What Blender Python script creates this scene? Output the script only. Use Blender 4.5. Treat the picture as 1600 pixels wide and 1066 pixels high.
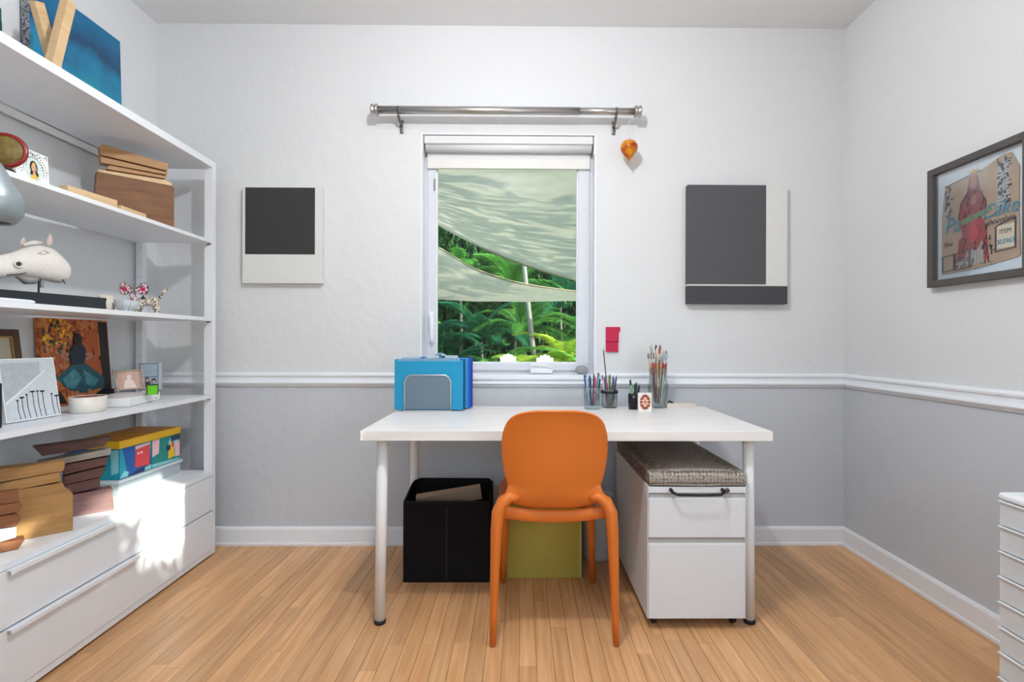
import bpy, bmesh, math, random
from mathutils import Vector, Matrix, Euler
PI = math.pi
rnd = random.Random(7)
scene = bpy.context.scene
for o in list(bpy.data.objects): bpy.data.objects.remove(o)
COL = scene.collection

# ------------------------------------------------------------------ camera
F, CX, CY, CAMZ = 840.0, 823.0, 533.0, 1.06
cam_d = bpy.data.cameras.new('camera'); cam = bpy.data.objects.new('camera', cam_d); COL.objects.link(cam)
cam.location = (0, 0, CAMZ); cam.rotation_euler = (PI/2, -0.003, -0.0094)
cam_d.sensor_width = 36; cam_d.lens = F/1600*36; cam_d.shift_x = -(CX-800)/1600; cam_d.clip_start = .02
scene.camera = cam
RM = Euler(cam.rotation_euler).to_matrix(); CO = Vector(cam.location)
def ray(px, py): return RM @ Vector(((px-CX)/F, -(py-CY)/F, -1))
def hx(px, py, x): d = ray(px, py); return CO + d*((x-CO.x)/d.x)      # point of a wall plane x = const
def hy(px, py, y): d = ray(px, py); return CO + d*((y-CO.y)/d.y)
def hz(px, py, z): d = ray(px, py); return CO + d*((z-CO.z)/d.z)

# ------------------------------------------------------------------ world, sun, lights, exposure
W = bpy.data.worlds.new('sky'); scene.world = W; W.use_nodes = True
nt = W.node_tree; bg = nt.nodes['Background']
sky = nt.nodes.new('ShaderNodeTexSky'); sky.sky_type = 'NISHITA'; sky.sun_disc = False
sky.sun_elevation = math.radians(40); sky.sun_rotation = math.radians(120)
nt.links.new(sky.outputs[0], bg.inputs[0]); bg.inputs[1].default_value = 0.75
SUN = Vector((-1, .5, -.4)).normalized()
def light(name, kind, loc, energy, color=(1,1,1), rot=None, size=None, size_y=None):
    l = bpy.data.lights.new(name, kind); l.energy = energy; l.color = color
    o = bpy.data.objects.new(name, l); COL.objects.link(o); o.location = loc
    if rot is not None: o.rotation_euler = rot
    if kind == 'AREA': l.shape = 'RECTANGLE'; l.size = size; l.size_y = size_y
    elif kind == 'POINT': l.shadow_soft_size = size
    return o
s = light('sun', 'SUN', (5, -3, 6), 11.5, (1, .94, .84)); s.rotation_euler = SUN.to_track_quat('-Z', 'Y').to_euler(); s.data.angle = math.radians(.5)
light('ceiling_lamp_light', 'POINT', (-.1, 1.2, 2.44), 66, (.955, .98, 1), size=.045)
light('rear_fill_light', 'AREA', (0, -2.15, 1.6), 9, (.86, .93, 1), rot=(PI/2, 0, 0), size=1.55, size_y=1.3)  # added fill lamp, brightens the room softly from behind the camera
light('side_fill_light', 'AREA', (1.72, .1, 1.5), 34, (.84, .92, 1), rot=(0, PI/2, 0), size=1.2, size_y=1.4)  # added soft fill set in the side window opening
vs = scene.view_settings; vs.view_transform = 'Standard'; vs.look = 'None'; vs.exposure = -0.14; vs.gamma = 1; vs.use_curve_mapping = False

# ------------------------------------------------------------------ helpers
def lin(c):
    if isinstance(c, str): c = [int(c[i:i+2], 16)/255 for i in (0, 2, 4)]
    return tuple(((v/12.92) if v <= .04045 else ((v+.055)/1.055)**2.4) for v in c)
MC = {}
def mat(name, col, rough=.5, metal=0, var=None, bump=None, stretch=(1, 1, 1), spec=.5, trans=0, ior=1.45, emit=0, col2=None, rnd_obj=0, alpha=1):
    if name in MC: return MC[name]
    m = bpy.data.materials.new(name); m.use_nodes = True; n = m.node_tree.nodes; L = m.node_tree.links
    b = n['Principled BSDF']; c = (*lin(col), 1)
    b.inputs['Base Color'].default_value = c; b.inputs['Roughness'].default_value = rough; b.inputs['Metallic'].default_value = metal
    b.inputs['Specular IOR Level'].default_value = spec; b.inputs['Transmission Weight'].default_value = trans; b.inputs['IOR'].default_value = ior
    b.inputs['Alpha'].default_value = alpha
    tc = n.new('ShaderNodeTexCoord'); mp = n.new('ShaderNodeMapping'); mp.inputs['Scale'].default_value = stretch
    L.new(tc.outputs['Object'], mp.inputs[0])
    last = None
    sc, am = var if var else (40, .03)          # every material keeps at least a faint procedural variation
    no = n.new('ShaderNodeTexNoise'); no.inputs['Scale'].default_value = sc; no.inputs['Detail'].default_value = 5
    L.new(mp.outputs[0], no.inputs[0])
    mx = n.new('ShaderNodeMix'); mx.data_type = 'RGBA'
    c2 = (*lin(col2), 1) if col2 else tuple(v*(1-am*2) for v in c[:3])+(1,)
    mx.inputs[6].default_value = c; mx.inputs[7].default_value = c2
    if col2:
        rp = n.new('ShaderNodeMapRange'); rp.inputs[1].default_value = .5-am; rp.inputs[2].default_value = .5+am
        L.new(no.outputs[0], rp.inputs[0]); L.new(rp.outputs[0], mx.inputs[0])
    else: L.new(no.outputs[0], mx.inputs[0])
    last = mx.outputs[2]
    if rnd_obj:
        oi = n.new('ShaderNodeObjectInfo'); hs = n.new('ShaderNodeHueSaturation'); mr = n.new('ShaderNodeMapRange')
        mr.inputs[3].default_value = 1-rnd_obj; mr.inputs[4].default_value = 1+rnd_obj
        L.new(oi.outputs['Random'], mr.inputs[0]); L.new(mr.outputs[0], hs.inputs['Value']); L.new(last, hs.inputs['Color']); last = hs.outputs[0]
        vm = n.new('ShaderNodeVectorMath'); vm.operation = 'ADD'; cb = n.new('ShaderNodeCombineXYZ'); ml = n.new('ShaderNodeMath'); ml.operation = 'MULTIPLY'; ml.inputs[1].default_value = 30
        L.new(oi.outputs['Random'], ml.inputs[0]); L.new(ml.outputs[0], cb.inputs[0]); L.new(ml.outputs[0], cb.inputs[2])
        L.new(mp.outputs[0], vm.inputs[0]); L.new(cb.outputs[0], vm.inputs[1]); L.new(vm.outputs[0], no.inputs[0])
    L.new(last, b.inputs['Base Color'])
    if bump:
        bs, bst = bump; n2 = n.new('ShaderNodeTexNoise'); n2.inputs['Scale'].default_value = bs; n2.inputs['Detail'].default_value = 6
        L.new(mp.outputs[0], n2.inputs[0]); bp = n.new('ShaderNodeBump'); bp.inputs['Strength'].default_value = bst; bp.inputs['Distance'].default_value = .01
        L.new(n2.outputs[0], bp.inputs['Height']); L.new(bp.outputs[0], b.inputs['Normal'])
    MC[name] = m; return m
def wall_mat():
    m = mat('painted plaster', 'd9d8d6', .62, bump=(15, .5), spec=.25); n = m.node_tree.nodes; L = m.node_tree.links
    g = n.new('ShaderNodeNewGeometry'); sp = n.new('ShaderNodeSeparateXYZ'); L.new(g.outputs['Position'], sp.inputs[0])
    lt = n.new('ShaderNodeMath'); lt.operation = 'LESS_THAN'; lt.inputs[1].default_value = .85; L.new(sp.outputs[2], lt.inputs[0])
    mx = n.new('ShaderNodeMix'); mx.data_type = 'RGBA'; mx.inputs[6].default_value = (*lin('dcdddf'), 1); mx.inputs[7].default_value = (*lin('c8cbd1'), 1)
    L.new(lt.outputs[0], mx.inputs[0]); L.new(mx.outputs[2], n['Principled BSDF'].inputs['Base Color']); return m
def thin_glass(name, tint='f4faf8', refl=.0, rough=0.0):
    if name in MC: return MC[name]
    m = bpy.data.materials.new(name); m.use_nodes = True; n = m.node_tree.nodes; L = m.node_tree.links; n.remove(n['Principled BSDF'])
    t = n.new('ShaderNodeBsdfTransparent'); t.inputs[0].default_value = (*lin(tint), 1)
    g = n.new('ShaderNodeBsdfGlossy'); g.inputs['Roughness'].default_value = rough
    fr = n.new('ShaderNodeFresnel'); fr.inputs[0].default_value = 1.3; ad = n.new('ShaderNodeMath'); ad.inputs[1].default_value = refl; ad.use_clamp = True
    mu = n.new('ShaderNodeMath'); mu.operation = 'MULTIPLY'; mu.inputs[1].default_value = .5
    L.new(fr.outputs[0], mu.inputs[0]); L.new(mu.outputs[0], ad.inputs[0])
    mx = n.new('ShaderNodeMixShader'); L.new(ad.outputs[0], mx.inputs[0]); L.new(t.outputs[0], mx.inputs[1]); L.new(g.outputs[0], mx.inputs[2])
    L.new(mx.outputs[0], n['Material Output'].inputs[0]); MC[name] = m; return m
def frosted(name, col='eef3f5', clear=.35, rough=.35):
    if name in MC: return MC[name]
    m = bpy.data.materials.new(name); m.use_nodes = True; n = m.node_tree.nodes; L = m.node_tree.links
    b = n['Principled BSDF']; b.inputs['Base Color'].default_value = (*lin(col), 1); b.inputs['Roughness'].default_value = rough
    t = n.new('ShaderNodeBsdfTransparent'); mx = n.new('ShaderNodeMixShader'); mx.inputs[0].default_value = clear
    L.new(b.outputs[0], mx.inputs[1]); L.new(t.outputs[0], mx.inputs[2]); L.new(mx.outputs[0], n['Material Output'].inputs[0]); MC[name] = m; return m
def translucent(name, col, amt=.5, rough=.7, rnd_obj=0, col2=None):
    if name in MC: return MC[name]
    m = mat(name, col, rough, var=(6, .12), rnd_obj=rnd_obj, spec=.3); n = m.node_tree.nodes; L = m.node_tree.links
    b = n['Principled BSDF']; t = n.new('ShaderNodeBsdfTranslucent'); src = b.inputs['Base Color'].links[0].from_socket
    L.new(src, t.inputs[0]); mx = n.new('ShaderNodeMixShader'); mx.inputs[0].default_value = amt
    L.new(b.outputs[0], mx.inputs[1]); L.new(t.outputs[0], mx.inputs[2]); L.new(mx.outputs[0], n['Material Output'].inputs[0]); return m

def thing(name, label, cat, loc=(0, 0, 0), rz=0, group=None, rot=None):
    o = bpy.data.objects.new(name, None); COL.objects.link(o); o.location = loc; o.rotation_euler = rot if rot else (0, 0, rz)
    o.empty_display_size = .05; o['label'] = label; o['category'] = cat
    if group: o['group'] = group
    return o
def tag(o, label, cat, group=None, kind=None):
    o['label'] = label; o['category'] = cat
    if group: o['group'] = group
    if kind: o['kind'] = kind
    return o
def finish(name, bm, m, parent=None, smooth=False, kind=None, loc=None, rot=None, label=None):
    me = bpy.data.meshes.new(name); bmesh.ops.recalc_face_normals(bm, faces=bm.faces); bm.to_mesh(me); bm.free()
    for mm in (m if isinstance(m, (list, tuple)) else [m]): me.materials.append(mm)
    if smooth: me.polygons.foreach_set('use_smooth', [True]*len(me.polygons))
    o = bpy.data.objects.new(name, me); COL.objects.link(o)
    if parent: o.parent = parent
    if kind: o['kind'] = kind
    if label: o['label'] = label
    if loc: o.location = loc
    if rot: o.rotation_euler = rot
    return o
def struct(name, bm, m, parent=None): return finish(name, bm, m, parent, kind='structure')
def B(*boxes, bevel=0, seg=2):
    """bmesh of boxes given as (x0,x1,y0,y1,z0,z1)"""
    bm = bmesh.new()
    for b in boxes:
        x0, x1, y0, y1, z0, z1 = b[:6]
        r = bmesh.ops.create_cube(bm, size=1, matrix=Matrix.Translation(((x0+x1)/2, (y0+y1)/2, (z0+z1)/2)) @ Matrix.Diagonal((abs(x1-x0), abs(y1-y0), abs(z1-z0), 1)))
    if bevel: bmesh.ops.bevel(bm, geom=list(bm.edges), offset=bevel, segments=seg, affect='EDGES', profile=.6)
    return bm
def lathe(bm, prof, seg=24, mtx=None, sx=1, sy=1):
    rings = []
    for r, z in prof:
        if r < 1e-6: rings.append([bm.verts.new((0, 0, z))])
        else: rings.append([bm.verts.new((r*sx*math.cos(2*PI*i/seg), r*sy*math.sin(2*PI*i/seg), z)) for i in range(seg)])
    vs_ = [v for r in rings for v in r]
    for a, b in zip(rings, rings[1:]):
        for i in range(seg):
            j = (i+1) % seg
            if len(a) == 1 and len(b) == 1: continue
            if len(a) == 1: bm.faces.new((a[0], b[j], b[i]))
            elif len(b) == 1: bm.faces.new((a[i], a[j], b[0]))
            else: bm.faces.new((a[i], a[j], b[j], b[i]))
    if mtx is not None: bmesh.ops.transform(bm, matrix=mtx, verts=vs_)
    return bm
def LT(prof, seg=24, mtx=None, **k): return lathe(bmesh.new(), prof, seg, mtx, **k)
def tube(bm, pts, rad, seg=10, sq=None, cap=True):
    """swept tube; rad a number or list; sq=(a,b) squashes the section"""
    pts = [Vector(p) for p in pts]; n = len(pts)
    if not isinstance(rad, (list, tuple)): rad = [rad]*n
    rings = []; up = Vector((0, 0, 1))
    t0 = (pts[1]-pts[0]).normalized()
    nrm = t0.orthogonal().normalized() if abs(t0.dot(up)) > .99 else (up-t0*up.dot(t0)).normalized()
    for i, p in enumerate(pts):
        t = (pts[min(i+1, n-1)]-pts[max(i-1, 0)]).normalized()
        nrm = (nrm-t*nrm.dot(t)).normalized(); bn = t.cross(nrm)
        a, b_ = (sq if sq else (1, 1))
        rings.append([bm.verts.new(p+(nrm*math.cos(2*PI*k/seg)*a+bn*math.sin(2*PI*k/seg)*b_)*rad[i]) for k in range(seg)])
    for a, b in zip(rings, rings[1:]):
        for i in range(seg): j = (i+1) % seg; bm.faces.new((a[i], a[j], b[j], b[i]))
    if cap: bm.faces.new(rings[0][::-1]); bm.faces.new(rings[-1])
    return bm
def TB(pts, rad, seg=10, **k): return tube(bmesh.new(), pts, rad, seg, **k)
def prism(bm, poly, d0, d1, axis='y', mi=0):
    """polygon in the (u,v) plane extruded along an axis: axis y -> (u,d,v); x -> (d,u,v); z -> (u,v,d)"""
    def P(u, v, d): return {'y': (u, d, v), 'x': (d, u, v), 'z': (u, v, d)}[axis]
    a = [bm.verts.new(P(u, v, d0)) for u, v in poly]; b = [bm.verts.new(P(u, v, d1)) for u, v in poly]
    fs = [bm.faces.new(a), bm.faces.new(b[::-1])]
    for i in range(len(poly)): j = (i+1) % len(poly); fs.append(bm.faces.new((a[i], b[i], b[j], a[j])))
    for f in fs: f.material_index = mi
    return bm
def PR(poly, d0, d1, axis='y', bevel=0):
    bm = prism(bmesh.new(), poly, d0, d1, axis)
    if bevel: bmesh.ops.bevel(bm, geom=list(bm.edges), offset=bevel, segments=1, affect='EDGES')
    return bm
def art(parent, name, layers, y0=0.0, step=.0004, label=None):
    """thin printed / painted layers on a picture face that looks along -y: [(material, [polygons])]"""
    bm = bmesh.new(); ms = []
    for k, (m, polys) in enumerate(layers):
        ms.append(m)
        for p in polys: prism(bm, p, y0, y0-step*(k+1), 'y', k)
    return finish(name, bm, ms, parent, label=label)
def R4(x0, x1, z0, z1): return [(x0, z0), (x1, z0), (x1, z1), (x0, z1)]
def EL(cx, cz, rx, rz, n=16, a0=0): return [(cx+rx*math.cos(a0+2*PI*i/n), cz+rz*math.sin(a0+2*PI*i/n)) for i in range(n)]
def stroke(pts, w):
    """polyline -> thin quads"""
    out = []
    for (x0, z0), (x1, z1) in zip(pts, pts[1:]):
        dx, dz = x1-x0, z1-z0; l = math.hypot(dx, dz) or 1; nx, nz = -dz/l*w/2, dx/l*w/2
        out.append([(x0+nx, z0+nz), (x0-nx, z0-nz), (x1-nx, z1-nz), (x1+nx, z1+nz)])
    return out
def text(parent, s, m, x, z, size, y=-.001, shear=0, name='lettering', rx=PI/2, ext=.0003, align='CENTER', rz=0):
    cu = bpy.data.curves.new('t', 'FONT'); cu.body = s; cu.size = size; cu.shear = shear; cu.align_x = align; cu.extrude = ext
    t = bpy.data.objects.new('t', cu); COL.objects.link(t); bpy.context.view_layer.update()
    me = bpy.data.meshes.new_from_object(t.evaluated_get(bpy.context.evaluated_depsgraph_get())); bpy.data.objects.remove(t)
    me.materials.clear(); me.materials.append(m); o = bpy.data.objects.new(name, me); COL.objects.link(o); o.parent = parent
    o.location = (x, y, z); o.rotation_euler = (rx, 0, rz); return o

# ------------------------------------------------------------------ materials
WALL = wall_mat()
CEIL = mat('ceiling paint', 'ececec', .7, bump=(20, .05), spec=.2)
TRIM = mat('glossy white trim paint', 'f0f3f8', .35)
WHITE = mat('white lacquer', 'ebeef3', .32)
WHITE2 = mat('white satin metal', 'ebebea', .38)
PVC = mat('white window vinyl', 'd9dbe3', .35)
NICKEL = mat('brushed nickel', 'c6c2be', .33, 1, var=(60, .1), stretch=(.1, 1, 1))
DARKM = mat('dark metal', '77736e', .35, .9)
BLACKP = mat('black plastic', '16161a', .45)
OAK = mat('oak strip floor', 'e6b98a', .36, var=(6, .35), stretch=(10, .5, 10), col2='ba824e', rnd_obj=.13, bump=(9, .03))
GLASS = thin_glass('window glass', rough=.35)
GL2 = thin_glass('drinking glass', 'f5fafa', .04)

# ================================================================== SETTING
D, XL, XR, ZC, YB = 2.80, -1.893, 1.690, 2.70, -2.2
T = .16
wx0, wx1, wz0, wz1 = -.527, .385, .885, 2.14       # back window opening
struct('wall_back', B((XL-T, wx0, D, D+T, 0, ZC), (wx1, XR+T, D, D+T, 0, ZC), (wx0, wx1, D, D+T, 0, wz0), (wx0, wx1, D, D+T, wz1, ZC)), WALL)
struct('wall_left', B((XL-T, XL, YB, D, 0, ZC)), WALL)
ry0, ry1, rz0, rz1 = -.45, .84, 1.0, 1.87           # side window (outside the frame)
struct('wall_right', B((XR, XR+T, YB, ry0, 0, ZC), (XR, XR+T, ry1, D, 0, ZC), (XR, XR+T, ry0, ry1, 0, rz0), (XR, XR+T, ry0, ry1, rz1, ZC)), WALL)
struct('wall_rear', B((XL, -.8, YB-T, YB, 0, ZC), (.8, XR, YB-T, YB, 0, ZC), (-.8, .8, YB-T, YB, 0, .9), (-.8, .8, YB-T, YB, 2.25, ZC)), WALL)
struct('ceiling', B((XL-T, XR+T, YB-T, D+T, ZC, ZC+.12)), CEIL)
fl = struct('floor', B((XL-T, XR+T, YB-T, D+T, -.06, -.0135)), mat('dark floor bed', '3a2416', .8))
# --- oak strips, one object each where the photo shows them
pw = .0572; k = 0; x = XL; far = bmesh.new()
def plank_bm(bm, x0, x1, y0, y1):
    c = .0012; g = .0004
    x0 += g; x1 -= g; y0 += g; y1 -= g
    v = [bm.verts.new(p) for p in ((x0, y0, -.013), (x1, y0, -.013), (x1, y1, -.013), (x0, y1, -.013), (x0, y0, -c), (x1, y0, -c), (x1, y1, -c), (x0, y1, -c), (x0+c, y0+c, 0), (x1-c, y0+c, 0), (x1-c, y1-c, 0), (x0+c, y1-c, 0))]
    for f in ((0, 1, 5, 4), (1, 2, 6, 5), (2, 3, 7, 6), (3, 0, 4, 7), (4, 5, 9, 8), (5, 6, 10, 9), (6, 7, 11, 10), (7, 4, 8, 11), (8, 9, 10, 11)): bm.faces.new([v[i] for i in f])
planks = 0
while x < XR:
    x1 = min(x+pw, XR); y = D
    while y > YB:
        L_ = rnd.uniform(.45, 1.35); y0 = max(y-L_, YB)
        if y0 - YB < .2: y0 = YB
        if y > 1.45:
            bm = bmesh.new(); cx, cy = (x+x1)/2, (y+y0)/2; plank_bm(bm, x-cx, x1-cx, y0-cy, y-cy)
            finish('floorboard', bm, OAK, fl, loc=(cx, cy, 0)); planks += 1
        else: plank_bm(far, x, x1, y0, y)
        y = y0
    x = x1
finish('floorboard_run', far, OAK, fl, kind='stuff')
# --- baseboards and chair rail
def run_profile(name, poly, axis, a, b, at, sign, m=TRIM):
    """profile (depth, z) run along x or y; depth grows into the room"""
    pl = [(at+sign*d, z) for d, z in poly]
    bm = bmesh.new()
    if axis == 'x': prism(bm, pl, a, b, 'x')
    else: prism(bm, pl, a, b, 'y')
    return struct(name, bm, m)
BP = [(0, 0), (.018, 0), (.018, .012), (.013, .016), (.013, .082), (.009, .092), (0, .095)]
CP = [(0, .822), (.008, .822), (.010, .830), (.020, .834), (.024, .840), (.022, .848), (.012, .853), (.012, .870), (.020, .876), (.021, .884), (.010, .892), (0, .894)]
CS = [(0, .822), (.008, .822), (.010, .830), (.020, .834), (.024, .840), (.022, .848), (.016, .853), (.016, .862), (0, .862)]
run_profile('baseboard_back', BP, 'x', XL, XR, D, -1)
run_profile('baseboard_right', BP, 'y', YB, D, XR, -1)
run_profile('baseboard_left', BP, 'y', YB, D, XL, 1)
run_profile('trim_1', CP, 'x', XL, wx0-.02, D, -1); run_profile('trim_2', CP, 'x', wx1+.02, XR, D, -1)
run_profile('trim_3', CS, 'x', wx0-.02, wx1+.02, D, -1)
run_profile('trim_4', CP, 'y', ry1, D, XR, -1); run_profile('trim_5', CP, 'y', YB, D, XL, 1)
struct('trim_6', B((wx0-.02, wx1+.02, D-.03, D, .862, .885), (wx0, wx1, D, D+.13, .872, .8855), bevel=.002), TRIM)   # window stool
# --- window in the back wall
yf = D+.085
w = struct('window_1', B((wx0, wx1, yf+.002, yf+.062, 2.09, wz1), (wx0, wx1, yf+.002, yf+.062, .8855, .905), (wx0, wx0+.028, yf+.002, yf+.062, .905, 2.09), (wx1-.028, wx1, yf+.002, yf+.062, .905, 2.09)), PVC)
gx0, gx1, gz0, gz1 = -.459, .300, .940, 2.045
finish('sash_frame', B((wx0+.024, wx1-.024, yf-.012, yf+.04, gz1, 2.095), (wx0+.024, wx1-.024, yf-.012, yf+.04, .903, gz0), (wx0+.024, gx0, yf-.012, yf+.04, gz0, gz1), (gx1, wx1-.024, yf-.012, yf+.04, gz0, gz1), bevel=.003), PVC, w)
finish('glazing_bead', B((gx0, gx1, yf, yf+.02, gz1-.008, gz1), (gx0, gx1, yf, yf+.02, gz0, gz0+.008), (gx0, gx0+.007, yf, yf+.02, gz0+.008, gz1-.008), (gx1-.007, gx1, yf, yf+.02, gz0+.008, gz1-.008)), WHITE, w)
finish('pane', B((gx0+.002, gx1-.002, yf+.012, yf+.016, gz0+.002, gz1-.002)), GLASS, w)
finish('hinge', B((gx0-.012, gx0-.004, yf-.016, yf-.010, 1.86, 1.925), bevel=.001), DARKM, w)
finish('latch', TB([(wx0+.045, yf-.014, 1.20), (wx0+.048, yf-.034, 1.19), (wx0+.05, yf-.040, 1.14), (wx0+.052, yf-.040, 1.07), (wx0+.052, yf-.034, 1.05)], [.011, .013, .012, .010, .006], 10), WHITE, w)
finish('latch_plate', B((wx0+.032, wx0+.060, yf-.02, yf-.011, 1.05, 1.215), bevel=.003), WHITE, w)
finish('crank_housing', B((.045, .165, yf-.052, yf-.012, .888, .918), bevel=.008), WHITE, w)
finish('crank_handle', TB([(.155, yf-.05, .918), (.13, yf-.053, .93), (.07, yf-.055, .935), (.055, yf-.055, .93)], [.008, .007, .006, .009], 8), WHITE, w)
# jamb returns in gloss white
struct('trim_7', B((wx0, wx0+.006, D, yf, .885, wz1), (wx1-.006, wx1, D, yf, .885, wz1), (wx0+.006, wx1-.006, D, yf, wz1-.006, wz1)), TRIM)
# outside the frame: side window for the sun, rear window added for the fill
w2 = struct('window_2', B((XR+.05, XR+.1, ry0, ry1, rz0, rz0+.05), (XR+.05, XR+.1, ry0, ry1, rz1-.05, rz1), (XR+.05, XR+.1, ry0, ry0+.05, rz0+.05, rz1-.05), (XR+.05, XR+.1, ry1-.05, ry1, rz0+.05, rz1-.05)), PVC)
finish('pane', B((XR+.07, XR+.074, ry0+.05, ry1-.05, rz0+.05, rz1-.05)), GLASS, w2)
w3 = struct('added_rear_window', B((-.8, .8, YB-.1, YB-.05, .9, .95), (-.8, .8, YB-.1, YB-.05, 2.2, 2.25), (-.8, -.75, YB-.1, YB-.05, .95, 2.2), (.75, .8, YB-.1, YB-.05, .95, 2.2), (-.03, .03, YB-.1, YB-.05, .95, 2.2)), PVC)
finish('pane', B((-.75, -.03, YB-.078, YB-.074, .95, 2.2)), GLASS, w3); finish('pane', B((.03, .75, YB-.078, YB-.074, .95, 2.2)), GLASS, w3)
# ceiling lamp above the frame
cl = thing('ceiling_light', 'round flush ceiling light on the white ceiling above the desk', 'light', (-.1, 1.2, ZC))
finish('canopy', LT([(0, 0), (.09, 0), (.09, -.015), (.06, -.03), (.02, -.035), (.02, -.12), (0, -.12)], 28), NICKEL, cl, True)

# ================================================================== roller blind, rod, ornament, wall pictures
def roller_blind():
    t = thing('roller_blind', 'white roller blind rolled up at the top of the window', 'blind', (0, D+.04, 2.09))
    a, b = wx0+.014, wx1-.014
    finish('cassette', B((a, b, -.032, .034, .0, .042), bevel=.006), mat('blind fabric', 'e2e2e4', .7), t)
    finish('fabric_roll', TB([(a+.006, 0, -.012), (b-.006, 0, -.012)], .023, 20), MC['blind fabric'], t, True)
    finish('fabric_drop', B((a+.01, b-.01, .024, .026, -.07, -.005)), MC['blind fabric'], t)
    finish('bottom_bar', B((a+.01, b-.01, .016, .032, -.115, -.062), bevel=.004), mat('blind bar', 'e4e2df', .5), t)
    for xx in (a-.012, b+.004): finish('bracket', B((xx, xx+.008, -.03, .034, -.05, .046), bevel=.002), WHITE2, t)
    bm = bmesh.new(); z = .0
    tube(bm, [(a-.004, -.036, -.02), (a-.004, -.037, -.5), (a-.004, -.037, -.95)], .0016, 6)
    for i in range(60): bmesh.ops.create_icosphere(bm, subdivisions=1, radius=.0026, matrix=Matrix.Translation((a-.004, -.037, -.03-i*.0155)))
    finish('bead_chain', bm, WHITE2, t, kind='stuff')
roller_blind()
def curtain_rod():
    y = D-.09; l = hy(583, 171, y); r = hy(999, 175, y); z = (l.z+r.z)/2
    t = thing('curtain_rod', 'brushed nickel curtain rod with end caps above the window', 'curtain rod', ((l.x+r.x)/2, y, z)); h = (r.x-l.x)/2
    finish('rod', TB([(-h+.02, 0, 0), (h*.55, 0, 0)], .0195, 20), NICKEL, t, True)
    finish('inner_rod', TB([(h*.5, 0, 0), (h-.02, 0, 0)], .0175, 20), NICKEL, t, True)
    for s in (-1, 1):
        finish('finial', LT([(0, -.004), (.023, -.004), (.030, 0), (.030, .006), (.024, .010), (.024, .018), (.030, .022), (.030, .028), (.02, .033), (0, .033)], 24, Matrix.Translation((s*(h-.022), 0, 0)) @ Matrix.Rotation(s*PI/2, 4, 'Y')), NICKEL, t, True)
    for px in (622, 963):
        bx = hy(px, 180, y).x-(l.x+r.x)/2
        b = finish('bracket', TB([(bx, 0, -.018), (bx, .02, -.034), (bx, .055, -.045), (bx, .083, -.05)], .007, 10), DARKM, t, True)
        finish('bracket_cup', TB([(bx-.004, 0, 0), (bx+.004, 0, 0)], .0195, 20), DARKM, b, True)
        finish('bracket_foot', B((bx-.009, bx+.009, .079, .09, -.085, -.018), bevel=.003), DARKM, b)
    return y, z
ROD_Y, ROD_Z = curtain_rod()
def ornament():
    p = hy(983, 232, ROD_Y); m = mat('blown amber glass', 'f8b02c', .08, var=(16, .12), col2='c23a0c', stretch=(1, 1, 2.4), trans=.45)
    t = thing('glass_ornament', 'teardrop ornament of orange and red swirled glass hanging from the curtain rod', 'ornament', (p.x, ROD_Y, p.z))
    finish('glass_drop', LT([(0, .045), (.012, .044), (.031, .034), (.042, .016), (.044, 0), (.039, -.016), (.026, -.032), (.014, -.046), (.006, -.056), (.002, -.068), (0, -.072)], 28), m, t, True)
    finish('hook', TB([(.000, 0, .044), (.006, 0, .052), (0, 0, .060), (-.006, 0, .052), (0, 0, .045)], .0014, 6), NICKEL, t)
    finish('thread', TB([(0, 0, .06), (0, 0, ROD_Z-p.z+.014)], .0009, 5), mat('clear thread', 'd8d8d8', .4), t)
ornament()
CANV = mat('white canvas', 'dededb', .75, bump=(220, .15)); CHAR = mat('charcoal paint', '3a3a3b', .8, bump=(240, .3), var=(90, .12))
def canvas_left():
    a = hy(379, 291, D-.032); b = hy(503, 443, D-.032); W_, H_ = b.x-a.x, a.z-b.z
    t = thing('wall_canvas', 'white canvas with a near-black square, on the wall left of the window', 'painting', ((a.x+b.x)/2, D, (a.z+b.z)/2))
    finish('stretched_canvas', B((-W_/2, W_/2, -.032, -.002, -H_/2, H_/2), bevel=.0015), CANV, t)
    art(t, 'painted_square', [(CHAR, [R4(-W_/2+.014, -W_/2+.370*1, -H_/2+.148, H_/2-.006)])], -.032)
canvas_left()
def canvas_right():
    a = hy(1075, 289, D-.04); b = hy(1230, 475, D-.04); W_, H_ = b.x-a.x, a.z-b.z
    m = mat('slate paint', '55565a', .75, bump=(240, .3), var=(70, .08)); m2 = mat('dark slate paint', '45464a', .75, bump=(240, .3))
    t = thing('wall_canvas', 'grey block painting with a white strip and dark lower bar, right of the window', 'painting', ((a.x+b.x)/2, D, (a.z+b.z)/2))
    finish('stretched_canvas', B((-W_/2, W_/2, -.04, -.002, -H_/2, H_/2), bevel=.0015), CANV, t)
    sx = -W_/2+W_*.785; sz = -H_/2+H_*.150
    bm = B((-W_/2-.0008, sx, -.0408, -.003, sz+.008, H_/2+.0008)); finish('painted_block', bm, m, t)
    finish('painted_bar', B((-W_/2-.0008, W_/2+.0008, -.0408, -.003, -H_/2-.0008, sz)), m2, t)
canvas_right()
def red_pocket():
    a = hy(947, 511, D-.01); b = hy(969, 550, D-.01); W_, H_ = b.x-a.x, a.z-b.z; m = mat('crimson felt', 'c8274f', .8, var=(60, .1))
    t = thing('wall_pocket', 'small crimson card pocket pinned to the wall right of the window', 'wall pocket', (a.x, D, b.z))
    finish('back_card', B((0, W_*.88, -.004, -.0005, 0, H_*.98), bevel=.0006), m, t)
    finish('flap', B((0, W_, -.011, -.006, H_*.80, H_), (0, W_*.9, -.010, -.005, H_*.42, H_*.8), bevel=.0008), m, t)
    finish('pocket_front', B((0, W_*.86, -.013, -.005, 0, H_*.38), bevel=.001), m, t)
red_pocket()
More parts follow.
